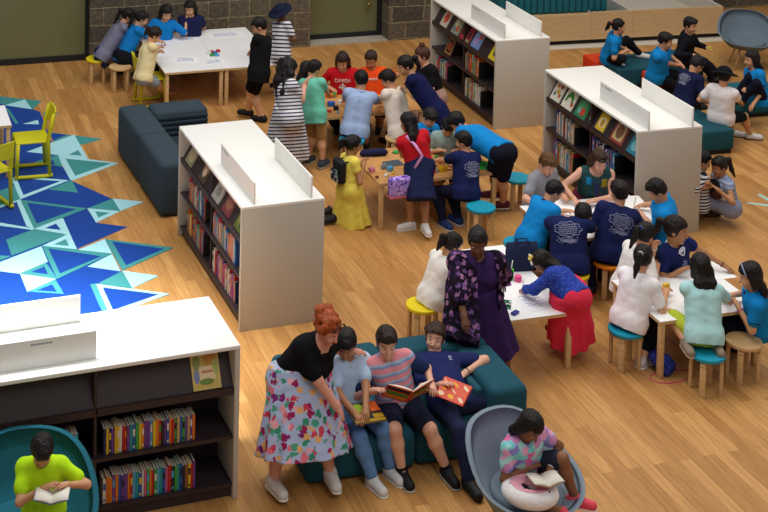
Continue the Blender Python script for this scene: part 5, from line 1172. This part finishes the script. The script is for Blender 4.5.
# ------------------------------------------------------------------ things on the tables
PAPER = mat('#f2f2f4', .8, .2, 0, .01, name='paper'); INK = mat('#5a6fb8', .7, .2, 0, .02, name='blue_ink')
rp = random.Random(21)
def sheet(px, py, w, d, rz, label, z=.6, ink=True, curl=0):
    p = W(px, py, z)+EZ*.0012
    o = empty('paper_sheet', p, YAW+rz, label, 'paper', 'drawing paper on the white tables')
    mb = MB(); n = 6
    vs = []; 
    for k in (0, .0012):
        for i in range(n+1):
            x = -w/2+w*i/n; zz = k+curl*max(0, (i/n-.7)/.3)**2
            vs += [(x, -d/2, zz), (x, d/2, zz)]
    m_ = 2*(n+1); fs = []
    for i in range(n):
        a = 2*i; fs += [(a, a+1, a+3, a+2), (m_+a, m_+a+2, m_+a+3, m_+a+1), (a, a+2, m_+a+2, m_+a), (a+1, m_+a+1, m_+a+3, a+3)]
    fs += [(0, m_, m_+1, 1), (2*n, 2*n+1, m_+2*n+1, m_+2*n)]
    mb.add(vs, fs); mb.build('sheet', PAPER, o)
    if ink:
        mb = MB()
        for j in range(5):
            y = d*(.28-.12*j); pts = [(-w*.36+w*.66*i/10+rp.uniform(-.006, .006), y+rp.uniform(-.02, .02), .0022) for i in range(11)]; mb.tube(pts, .0022, 0, 4)
        mb.build('drawing', INK, o)
    return o
sheet(186, 39, .42, .30, .1, 'drawn sheet in front of the girl with long hair, left white wall table')
sheet(186, 60, .40, .30, -.2, 'drawn sheet in front of the girl in cream, left white wall table')
sheet(214, 62, .36, .26, .15, 'drawn sheet near the middle joint of the white wall tables')
sheet(226, 35, .62, .34, 0, 'wide drawn sheet on the right white wall table')
sheet(560, 207, .30, .42, .1, 'sheet under the hands of the boy in grey', ink=False)
sheet(600, 206, .40, .28, .1, 'sheet in front of the woman with sunglasses on her head')
sheet(632, 203, .32, .42, -.2, 'sheet at the right end of the table before the bookcase', ink=False)
sheet(704, 272, .55, .40, 0, 'large sheet beyond the girl in mint', ink=False)
sheet(676, 305, .35, .28, .3, 'sheet at the corner beside the girl with white shirt and ponytail', ink=False)
sheet(722, 301, .30, .22, .2, 'sheet under the hands of the girl with the headband')
sheet(536, 300, .40, .40, .12, 'large curled sheet beside the girl in the speckled jacket', curl=.05)
def block(name, px, py, z, size, rz, color, label, cat, group=None, bev=.006, studs=False, rough=.35):
    o = empty(name, W(px, py, z)+EZ*.001, YAW+rz, label, cat, group); m = mat(color, rough, .4, 0, .03, name='plastic')
    w, d, h = size
    mb = MB(); mb.box((-w/2, -d/2, 0), (w/2, d/2, h), bev=min(bev, h*.3))
    mb.build('body', m, o)
    if studs:
        mb = MB(); nx, ny = max(1, round(w/.032)), max(1, round(d/.032))
        for i in range(nx):
            for j in range(ny): mb.cyl((-w/2+w*(i+.5)/nx, -d/2+d*(j+.5)/ny), .0095, h, h+.008, 0, 8)
        mb.build('studs', m, o)
    return o
BR = [('red', '#c8252a'), ('blue', '#1f5fb8'), ('yellow', '#e0b81e'), ('green', '#2f9a48'), ('white', '#e2e0da'), ('black', '#222226'), ('orange', '#e0641e'), ('grey', '#7d8288'), ('pink', '#d88aa4'), ('purple', '#6a3f96'), ('brown', '#6a4630'), ('sky blue', '#55a8d8')]
def bricks(cells, where, grp):
    seen = {}
    for px, py, ci, big in cells:
        cn, c = BR[ci]; kind = 'tall' if big > 1 else 'flat'
        seen[(cn, kind)] = seen.get((cn, kind), 0)+1
        sz = {0: (.036, .036, .022), 1: (.07, .036, .022), 2: (.07, .05, .055), 3: (.11, .06, .06)}[big]
        shape = ('tiny', 'slim', 'chunky', 'long')[big]
        block('toy_brick', px, py, .6, sz, rp.uniform(-1, 1), c, '%s %s toy brick on the %s%s' % (shape, cn, where, '' if seen[(cn, kind)] == 1 else ', nearer the edge'), 'toy brick', grp, .003, True)
bricks([(372, 172, 8, 2), (377, 178, 10, 0), (370, 170, 9, 0), (384, 169, 7, 2), (390, 171, 11, 2), (386, 176, 4, 1), (393, 174, 2, 0), (443, 171, 2, 3), (437, 172, 7, 1), (432, 153, 4, 2), (436, 158, 3, 1), (441, 150, 5, 1), (446, 153, 0, 0), (425, 154, 9, 1), (440, 163, 6, 1)], 'front wooden table', 'toy bricks on the front wooden table')
bricks([(331, 106, 1, 3), (336, 110, 5, 2), (340, 104, 4, 2), (329, 112, 0, 1), (334, 97, 3, 2), (344, 99, 9, 0), (348, 96, 2, 1), (338, 113, 11, 0), (371, 96, 0, 0), (366, 96, 5, 1)], 'middle wooden table', 'toy bricks on the middle wooden table')
block('building_plate', 487, 166, .6, (.34, .26, .012), -.3, '#2fb84a', 'bright green building plate beside the navy boy at the front table', 'building plate', None, .003, True)
block('building_plate', 393, 164, .6, (.24, .17, .012), .1, '#5a6670', 'grey building plate left of the girl in red', 'building plate', None, .003, True)
block('building_plate', 380, 90, .6, (.36, .22, .012), .0, '#2fa848', 'green building plate before the boy in orange', 'building plate', None, .003, True)
block('toy_block', 452, 149, .6, (.10, .08, .11), .2, '#e05a1e', 'orange toy block tower on the front wooden table', 'toy', None, .01)
block('toy_block', 443, 152, .6, (.2, .06, .05), -.5, '#2f9440', 'long green toy block beside the orange tower', 'toy', None, .01)
block('toy_block', 331, 97, .6, (.16, .09, .05), .3, '#e8691e', 'orange toy ramp near the boy in mint', 'toy', None, .01)
block('toy_block', 396, 153, .6, (.09, .07, .025), .6, '#2fa04a', 'small green toy leaf at the far edge of the front table', 'toy', None, .006)
bricks_tl = [(209, 54, 4), (212, 53, 0), (215, 54, 1), (218, 52, 0), (217, 56, 11), (212, 56, 3)]
for px, py, ci in bricks_tl: block('sharpener', px, py, .6, (.07, .06, .04), rp.uniform(-1, 1), BR[ci][1], '%s small craft piece in the cluster on the white wall table%s' % (BR[ci][0], ' edge' if (px, py) == (218, 52) else ''), 'craft piece', 'craft pieces clustered on the white wall table', .012)
# pencil case
o = empty('pencil_case', W(374, 156, .6)+EZ*.001, YAW-.05, 'navy pencil case lying at the back of the front wooden table', 'pencil case')
MB().tube([(-.19, 0, .038), (-.16, .01, .045), (0, 0, .048), (.15, -.01, .045), (.18, 0, .036)], [.02, .042, .046, .042, .02], 0, 12).build('body', cloth('#23264a'), o)
MB().tube([(-.16, 0, .088), (0, 0, .094), (.15, 0, .088)], .004, 0, 5).build('zip', mat('#3a3f66', .4, .4, .4, name='zip'), o)
# jar, phone, bits on the table behind the sofa
o = empty('jar', W(509, 279, .6)+EZ*.001, 0, 'bright green jar holding a white brush on the white table', 'jar')
MB().cyl((0, 0), .047, 0, .11, 0, 20, .05, .006).build('body', mat('#5ad012', .35, .4, name='green_plastic'), o); MB().tube([(.01, 0, .02), (.035, .01, .2)], .005, 0, 6).build('brush', mat('#e8e4da', .5, name='white_paint'), o)
o = empty('paint_pot', W(518, 281, .6)+EZ*.001, 0, 'bright pink round pot beside the green jar', 'pot'); MB().cyl((0, 0), .04, 0, .05, 0, 18, None, .008).build('body', mat('#f04a90', .4, .4, name='pink_plastic'), o); MB().cyl((0, 0), .036, .05, .058, 0, 18).build('lid', mat('#f560a0', .4, .4, name='pink_lid'), o)
block('craft_flower', 508, 285, .6, (.06, .05, .02), .4, '#7a2f9a', 'small purple craft piece in front of the green jar', 'craft piece')
block('craft_flower', 515, 314, .6, (.09, .05, .025), .5, '#1f2f8a', 'dark blue folded craft piece beside the phone', 'craft piece')
o = empty('phone', W(506, 305, .6)+EZ*.002, YAW-.5, 'phone in a green patterned case under the hand of the purple dress woman', 'phone')
MB().box((-.05, -.09, 0), (.05, .09, .012), bev=.005).build('case', floral('#1c3a34', ['#3fa07a', '#d8e0c8', '#101a1c'], 45, .6, 'phone_case'), o)
MB().box((-.05, .055, .0125), (-.015, .085, .016), bev=.001).build('camera_bump', mat('#15181a', .2, .5, name='black_glass'), o)
# navy tote bag
o = empty('tote_bag', W(521, 270, .6)+EZ*.001, YAW-.16, 'navy fabric tote bag standing at the far edge of the white table', 'bag')
c = S(.03); MBt = MB()
vs = []; 
for k, (w_, t_, z_) in enumerate(((.17, .035, 0), (.18, .05, .08), (.18, .04, .2), (.175, .012, .31))):
    for i in range(24):
        a = 2*PI*i/24; vs.append((w_*math.copysign(abs(math.cos(a))**.5, math.cos(a)), t_*math.copysign(abs(math.sin(a))**.7, math.sin(a)), z_))
MBt.add(vs, [(k*24+i, k*24+(i+1) % 24, (k+1)*24+(i+1) % 24, (k+1)*24+i) for k in range(3) for i in range(24)]+[tuple(range(23, -1, -1)), tuple(range(72, 96))], 0, True)
MBt.build('body', cloth('#262d4a'), o)
for s in (-1, 1): MB().tube([(-.08, s*.012, .30), (-.06, s*.04, .33), (.06, s*.04, .33), (.08, s*.012, .30)], .008, 0, 6).build('handle', cloth('#262d4a'), o)
# ------------------------------------------------------------------ bags
def backpack(loc, rz, label, m1, m2, s=1.0, tilt=0, strap=True):
    o = empty('backpack', loc, rz, label, 'backpack')
    M = Matrix.Rotation(tilt, 4, 'X')
    MB().box((-.12*s, -.07*s, 0), (.12*s, .05*s, .32*s), 0, M, bev=.045*s, seg=4).build('body', m1, o)
    MB().box((-.09*s, -.105*s, .03*s), (.09*s, -.06*s, .19*s), 0, M, bev=.02*s, seg=3).build('front_pocket', m2, o)
    if strap:
        for q in (-1, 1): MB().tube([M @ Vector(p) for p in ((q*.075*s, .045*s, .29*s), (q*.08*s, .10*s, .30*s), (q*.085*s, .12*s, .18*s), (q*.085*s, .05*s, .04*s))], .012*s, 0, 6).build('strap', mat('#15161a', .7, name='black_webbing'), o)
    return o
Q = PP['yellow']; bp = Q['nk']-Q['fw']*.135-Q['up']*.30
backpack(bp, math.atan2(Q['fw'][1], Q['fw'][0])-PI/2, 'small black and white patterned backpack on the girl in the yellow dress', mat('#17181c', .7, name='black_nylon'), floral('#20242a', ['#d8dcdc', '#8fa8a8', '#e8ecec', '#30383c'], 38, .6, 'printed_nylon'), .92, .0)
backpack(W(671, 374, 0), YAW+.6, 'blue backpack with pink cords lying under the near right table', mat('#1c2c80', .6, .3, 0, .1, .3, 20, name='blue_nylon'), mat('#22399a', .6, .3, name='blue_pocket'), .85, -.9, False)
o = empty('cord', W(655, 380, 0), YAW, 'pink cord of the blue backpack curled on the oak floor', 'cord'); pts = [(.22*math.cos(t*.55)*(.4+.05*t)+.02*t, .10*math.sin(t*.55), .006) for t in range(16)]; MB().tube(pts, .005, 0, 5).build('loop', mat('#e0407a', .6, name='pink_cord'), o)
# purple shoulder bag
Q = PP['red']; hipc = W(402, 185, .64)
o = empty('handbag', hipc, math.radians(20), 'lilac patterned shoulder bag with pink strap carried by the girl in red', 'bag')
MB().box((-.18, -.055, -.13), (.18, .055, .11), bev=.035, seg=3).build('body', floral('#a98fe0', ['#6a3fb0', '#d0b8f0', '#4a2a90', '#c8a0e8'], 28, .6, 'lilac_print'), o)
MB().box((-.18, -.057, -.147), (.18, .057, -.118), bev=.012).build('trim', mat('#c8607a', .6, name='pink_trim'), o)
sh = Q['J'][1][0]; a = np.array(sh)+Q['up']*.055; ca, sa = math.cos(-math.radians(20)), math.sin(-math.radians(20))
def tol(p): d = np.array(p)-hipc; return (d[0]*ca-d[1]*sa, d[0]*sa+d[1]*ca, d[2])
nk = Q['nk']; bkp = -Q['fw']
stp = [hipc+np.array([.10, .05, .09]), nk+bkp*.20-Q['up']*.22+Q['rt']*.0, nk+bkp*.17-Q['up']*.08-Q['rt']*.05, nk+bkp*.06+Q['up']*.02-Q['rt']*.09, nk-bkp*.09-Q['rt']*.08-Q['up']*.06]
MB().tube([tol(p) for p in stp], .02, 0, 6).build('strap', mat('#e0a0d8', .6, name='pink_strap'), o)
# ------------------------------------------------------------------ books being read
def open_book(loc, rz, w, h, cover, label, tilt=0.0, spread=.5, roll=0.0, cols=None):
    o = empty('open_book', loc, rz, label, 'book'); M = Matrix.Rotation(roll, 4, 'Y') @ Matrix.Rotation(tilt, 4, 'X')
    for s, nm in ((-1, 'left'), (1, 'right')):
        A = M @ Matrix.Rotation(-s*spread, 4, 'Y')
        mc = MB(); mc.box((0 if s > 0 else -w, -h/2, -.004), (w if s > 0 else 0, h/2, 0), 0, A)
        mats = [mat(cover, .4, .4, name='book_cover')]
        if cols:
            for j, (x0, y0, x1, y1, c) in enumerate(cols):
                mats.append(mat(c, .4, .4, name='cover_print')); mc.box((s*w*x0 if s > 0 else s*w*x1, -h/2+h*y0, -.005-.0003*j), (s*w*x1 if s > 0 else s*w*x0, -h/2+h*y1, -.0041), len(mats)-1, A)
        mc.build('cover', mats, o)
        mp = MB(); n = 6; vs = []
        for k in (0, 1):
            for i in range(n+1):
                x = w*.97*i/n; z = .001 if k == 0 else .003+.016*math.sin(PI*min(1, (i/n)*.9+.1))
                for y in (-h/2*.96, h/2*.96): vs.append(A @ Vector((s*x, y, z)))
        m_ = 2*(n+1); fs = []
        for i in range(n):
            a = 2*i; fs += [(a, a+2, a+3, a+1), (m_+a, m_+a+1, m_+a+3, m_+a+2), (a, m_+a, m_+a+2, a+2), (a+1, a+3, m_+a+3, m_+a+1)]
        fs += [(2*n, m_+2*n, m_+2*n+1, 2*n+1)]
        mp.add(vs, fs, 0, True); mp.build('pages', mat('#e9e4d8', .8, .2, 0, .04, name='book_paper'), o)
    return o
o = open_book(W(410, 397, .72), math.radians(14), .235, .26, '#c2501e', 'open picture book with orange and green cover held by the boy in stripes', -.85, .38, 0, [(.08, .1, .95, .3, '#1f1c1a'), (.1, .42, .9, .62, '#3f9a30'), (.1, .7, .9, .9, '#e0901e')])
o = empty('picture_book', W(365, 414, .60), math.radians(24), 'black and orange picture book with green disc on the lap of the boy in jeans', 'book')
M = Matrix.Rotation(.20, 4, 'X') @ Matrix.Rotation(.10, 4, 'Y'); mb = MB(); mb.box((-.16, -.12, 0), (.16, .12, .004), 0, M); mb.box((-.16, -.12, .016), (.16, .12, .02), 0, M)
mb.prism([(-.05+.085*math.cos(k*PI/10), .02+.085*math.sin(k*PI/10)) for k in range(20)], .02, .0208, 1, M); mb.box((.06, .0, .02), (.155, .115, .0206), 2, M); mb.box((-.15, -.115, .02), (.15, -.085, .0206), 3, M); mb.box((.05, -.08, .02), (.15, -.03, .0206), 3, M)
mb.build('cover', [mat('#2a211c', .4, .4, name='black_cover'), mat('#8fae1e', .5, name='green_print'), mat('#e0641e', .5, name='orange_print'), mat('#b8901e', .5, name='ochre_print')], o); MB().box((-.155, -.115, .004), (.155, .115, .016), 0, M).build('pages', PAGES, o)
o = empty('picture_book', W(454, 392, .66), math.radians(-38), 'orange and red picture book on the lap of the lounging boy', 'book')
M = Matrix.Rotation(.55, 4, 'X'); mb = MB(); mb.box((-.14, -.10, 0), (.14, .10, .004), 0, M); mb.box((-.14, -.10, .014), (.14, .10, .018), 0, M)
for i in range(9):
    x, y = -.10+.1*(i % 3), -.06+.06*(i//3); mb.prism([(x+.032*math.cos(k*PI/4+.3*i), y+.022*math.sin(k*PI/4)) for k in range(8)], .018, .0186, 1+i % 2, M)
mb.build('cover', [mat('#d8451c', .4, .4, name='orange_cover'), mat('#f0d8b0', .5, name='cream_print'), mat('#f0b01e', .5, name='yellow_print')], o); MB().box((-.135, -.095, .004), (.135, .095, .014), 0, M).build('pages', PAGES, o)
open_book(W(545, 482, .72), math.radians(12), .135, .19, '#b08a6a', 'small open paperback read by the girl in tie-dye', -.12, .28)
open_book(W(52, 498, .93), math.radians(2), .135, .19, '#3a5a8a', 'open paperback read by the boy in neon', -.10, .24)
# donut cushion
o = empty('cushion', W(530, 492, .62), math.radians(-10), 'pink and white ring cushion on the lap of the girl in tie-dye', 'cushion')
def torus(R_, r_, z_, sq, up_only):
    vs = []; n, m_ = 32, 14
    for i in range(n):
        a = 2*PI*i/n
        for j in range(m_):
            b = 2*PI*j/m_; vs.append(((R_+r_*math.cos(b))*math.cos(a), (R_+r_*math.cos(b))*math.sin(a)*.82, z_+r_*sq*math.sin(b)))
    fs = [(i*m_+j, ((i+1) % n)*m_+j, ((i+1) % n)*m_+(j+1) % m_, i*m_+(j+1) % m_) for i in range(n) for j in range(m_)]
    if up_only: fs = [f for f in fs if np.mean([vs[k][2] for k in f]) > z_+r_*sq*.35 and np.hypot(np.mean([vs[k][0] for k in f]), np.mean([vs[k][1] for k in f])/.82) < R_+.02]
    return vs, fs
v_, f_ = torus(.135, .095, 0, .75, False); MB().add(v_, f_, 0, True).build('body', cloth('#ece6e6'), o)
v_, f_ = torus(.135, .097, .002, .75, True); MB().add(v_, f_, 0, True).build('icing', cloth('#eaa6b8'), o)
mb = MB()
for i in range(12): a = i*2.4; rr_ = .135+.05*math.sin(i*1.7); mb.ell((rr_*math.cos(a), rr_*.82*math.sin(a), .068+.004*math.cos(i)), (.010, .006, .006))
mb.build('seeds', mat('#2a2226', .6, name='black_print'), o)
# plush toy
Q = PP['crouch']; b = W(716, 193, .42); o = empty('plush_toy', b, math.radians(-70), 'black, white and brown plush dog in the arms of the crouching girl', 'toy')
Sx = lambda: S(.03)
z0 = np.zeros(3)
c = S(.03); c.el((0, 0, 0), (.09, .08, .075)); c.rc((.03, .07, -.02), (.07, .14, -.05), .035, .03); c.rc((-.05, .06, -.03), (-.06, .13, -.07), .035, .03); solid('body', c, .012, cloth('#4a3026'), o, z0)
c = S(.02); c.el((-.02, -.02, .11), (.075, .07, .065)); c.rc((-.08, -.01, .13), (-.10, -.01, .05), .025, .02); c.rc((.05, -.01, .14), (.08, -.01, .06), .025, .02); solid('head', c, .012, cloth('#1c1a1c'), o, z0)
c = S(.02); c.el((-.03, -.075, .095), (.045, .04, .035)); solid('muzzle', c, .01, cloth('#e0dcd6'), o, z0)
for p in ((.075, .15, -.055), (-.06, .14, -.08), (.10, .05, -.03), (-.09, .05, -.02)): MB().ell(p, (.03, .03, .028)).build('paw', cloth('#e8e2d6'), o)
# small extras worn or held
def bead_ring(P, side, color, name, r=.03, t=.006):
    sj, el, wr = P['J'][side][:3]; d = nrm(wr-el); c = wr-d*.02; u = nrm(np.cross(d, [0, 0, 1])); v = np.cross(d, u)
    mb = MB(); mb.tube([c+(u*math.cos(k*PI/6)+v*math.sin(k*PI/6))*r-P['org'] for k in range(13)], t, 0, 6); return mb.build(name, mat(color, .35, .4, .2, name=name), P['root'])
bead_ring(PP['lounge'], -1, '#3a3a3e', 'watch'); bead_ring(PP['scrunch'], -1, '#c8ccd4', 'bracelet'); bead_ring(PP['band'], -1, '#e060a8', 'bracelet'); bead_ring(PP['tieDye'], -1, '#e0e0e4', 'watch'); bead_ring(PP['smile'], -1, '#1c1c20', 'watch'); bead_ring(PP['glasses'], 1, '#c8a050', 'bracelet'); bead_ring(PP['whiteT'], -1, '#c8b8a0', 'bracelet')
def head_glasses(P, color='#1c1412', lens='#2a2430'):
    hl, q, R = P['hl'], P['q'], P['R']; mb = MB()
    for s in (-1, 1):
        mb.tube([hl(s*.035+.032*math.cos(k*PI/6), .078-.02*abs(math.sin(k*PI/6)), .098+.026*math.sin(k*PI/6))-P['org'] for k in range(13)], .0042, 0, 5); mb.ell(hl(s*.035, .074, .098)-P['org'], np.array([.028, .006, .022]), 1, R); mb.tube([hl(s*.066, .07, .098)-P['org'], hl(s*.090, -.01, .06)-P['org']], .004, 0, 5)
    mb.tube([hl(-.006, .082, .1)-P['org'], hl(.006, .082, .1)-P['org']], .004, 0, 5)
    return mb.build('glasses', [mat(color, .35, .4, name='frame'), mat(lens, .15, .5, name='dark_lens')], P['root'])
head_glasses(PP['glasses']); head_glasses(PP['red-haired'], '#4a2418', '#5a3424')
def band(P, color):
    hl = P['hl']; mb = MB(); mb.tube([hl(.092*math.cos(t), .035, .035+.092*math.sin(t))-P['org'] for t in np.linspace(.05, PI-.05, 14)], .008, 0, 6); return mb.build('headband', mat(color, .5, name='headband'), P['root'])
band(PP['band'], '#8f98b8')
for s in (-1, 1): MB().ell(PP['red-haired']['hl'](s*.088, -.012, -.052)-PP['red-haired']['org'], (.009, .009, .016)).build('earring', mat('#e0a0a8', .3, .5, name='earring'), PP['red-haired']['root'])
# flower clip on the girl in the speckled jacket
Q = PP['pinkS']; mb = MB()
for k in range(6): mb.ell(Q['hl'](.02*math.cos(k), .03+.02*math.sin(k), .132)-Q['org'], (.014, .014, .012))
mb.build('hair_clip', mat('#d8c060', .4, name='gold_clip'), Q['root']); MB().tube([Q['hl'](-.06+.03*k, .07-.012*k, .105+.006*k)-Q['org'] for k in range(5)], .011, 0, 6).build('hair_band', mat('#d8d0c8', .6, name='white_ribbon'), Q['root'])
# colour blocks and lanyard of the seated woman's dress
Q = PP['glasses']
decal(Q, [[(.45, y), (.95, y)] for y in np.linspace(.35, 1.05, 12)], 'yellow_block', '#a8962a', 1, .62, .13, r=.0075)
decal(Q, [[(-.95, y), (-.5, y)] for y in np.linspace(.55, 1.1, 10)], 'blue_block', '#1f8fc8', 1, .62, .13, r=.0075)
decal(Q, [[(.05, y), (.9, y)] for y in np.linspace(-.9, .3, 20)], 'purple_block', '#4a3060', 1, .62, .13, r=.0075)
decal(Q, [[(-.28, 1.0), (-.05, .2), (.05, -.5)], [(.32, 1.0), (.12, .2), (.05, -.5)]], 'lanyard', '#3f3a9a', 1, .62, .13, r=.007)
block('name_badge', 0, 0, .6, (.06, .09, .004), 0, '#5a50a8', 'x', 'badge') if False else None
# stripes panel sleeves of the boy in stripes
Q = PP['pinkStripe']
for s in (-1, 1):
    sj, el = Q['J'][s][:2]; c = S(.02); c.rc(sj+(el-sj)*.10, sj+(el-sj)*.72, .074, .076); solid('sleeve', c, .0095, cloth('#22325e'), Q['root'], Q['org'])
# navy jacket tied round the waist of the girl in grey
Q = PP['grey']; c = S(.04); c.noise = .004; b = Q['hip']; c.rc(b-Q['rt']*.07+Q['up']*.06, b+Q['rt']*.07+Q['up']*.06, .105, .105); c.rc(b-Q['fw']*.06, b-Q['fw']*.14-EZ*.16+Q['rt']*.05, .10, .05); c.rc(b+Q['rt']*.06, b+Q['rt']*.12-EZ*.16, .09, .05); solid('tied_jacket', c, .0125, cloth('#1a2042'), Q['root'], Q['org'])
# things in hands
for key, side, nm, lab, c, sz in (('jacket', -1, 'toy', 'small yellow green toy in the hand of the boy in the black jacket', '#b8c01e', (.05, .05, .045)), ('whiteT', -1, 'card', 'small yellow card box held by the girl with white shirt and ponytail', '#e0b830', (.07, .045, .06))):
    p = PP[key]['J'][side][5]; o = empty(nm, p+EZ*.0, YAW, lab, 'toy'); MB().box((-sz[0]/2, -sz[1]/2, -.01), (sz[0]/2, sz[1]/2, sz[2]-.01), bev=.01).build('body', mat(c, .5, name='plastic'), o)
def pencil(p, d, color, label):
    o = empty('pencil', p, 0, label, 'pencil', 'pencils in hands'); d = nrm(d); MB().tube([d*-.02, d*.11], .0045, 0, 6).build('shaft', mat(color, .4, name='pencil_paint'), o); MB().tube([d*-.02, d*-.045], [.0045, .0008], 0, 6).build('tip', mat('#c8a878', .6, name='pencil_wood'), o)
pencil(PP['cream']['J'][1][5]+EZ*.01, (-.1, .1, 1), '#2a2a2e', 'dark pencil in the hand of the girl in the cream top')
pencil(PP['pinkS']['J'][-1][5]+EZ*.01, (.1, .1, 1), '#d8d8dc', 'white pencil in the hand of the girl in the speckled jacket')
pencil(W(634, 206, .66), (.2, .1, 1), '#c8a060', 'tan pencil standing near the boy in navy on the orange stool')

decal(PP['smile'], [[(-.42, 1.12), (-.2, .8), (0, .62), (.2, .8), (.42, 1.12)]], 'white_collar', '#dfe2ea', 1, .62, .13, r=.009)
decal(PP['smile'], [[(-.3+.12*i, -.1+.08*math.sin(i*2)) for i in range(6)], [(-.3+.12*i, -.3+.08*math.sin(i*2+1)) for i in range(6)], [(-.1, .1), (0, .2), (.1, .1), (0, .02), (-.1, .1)]], 'printed_motif', '#aab0cc', 1, .6, .13, r=.004)
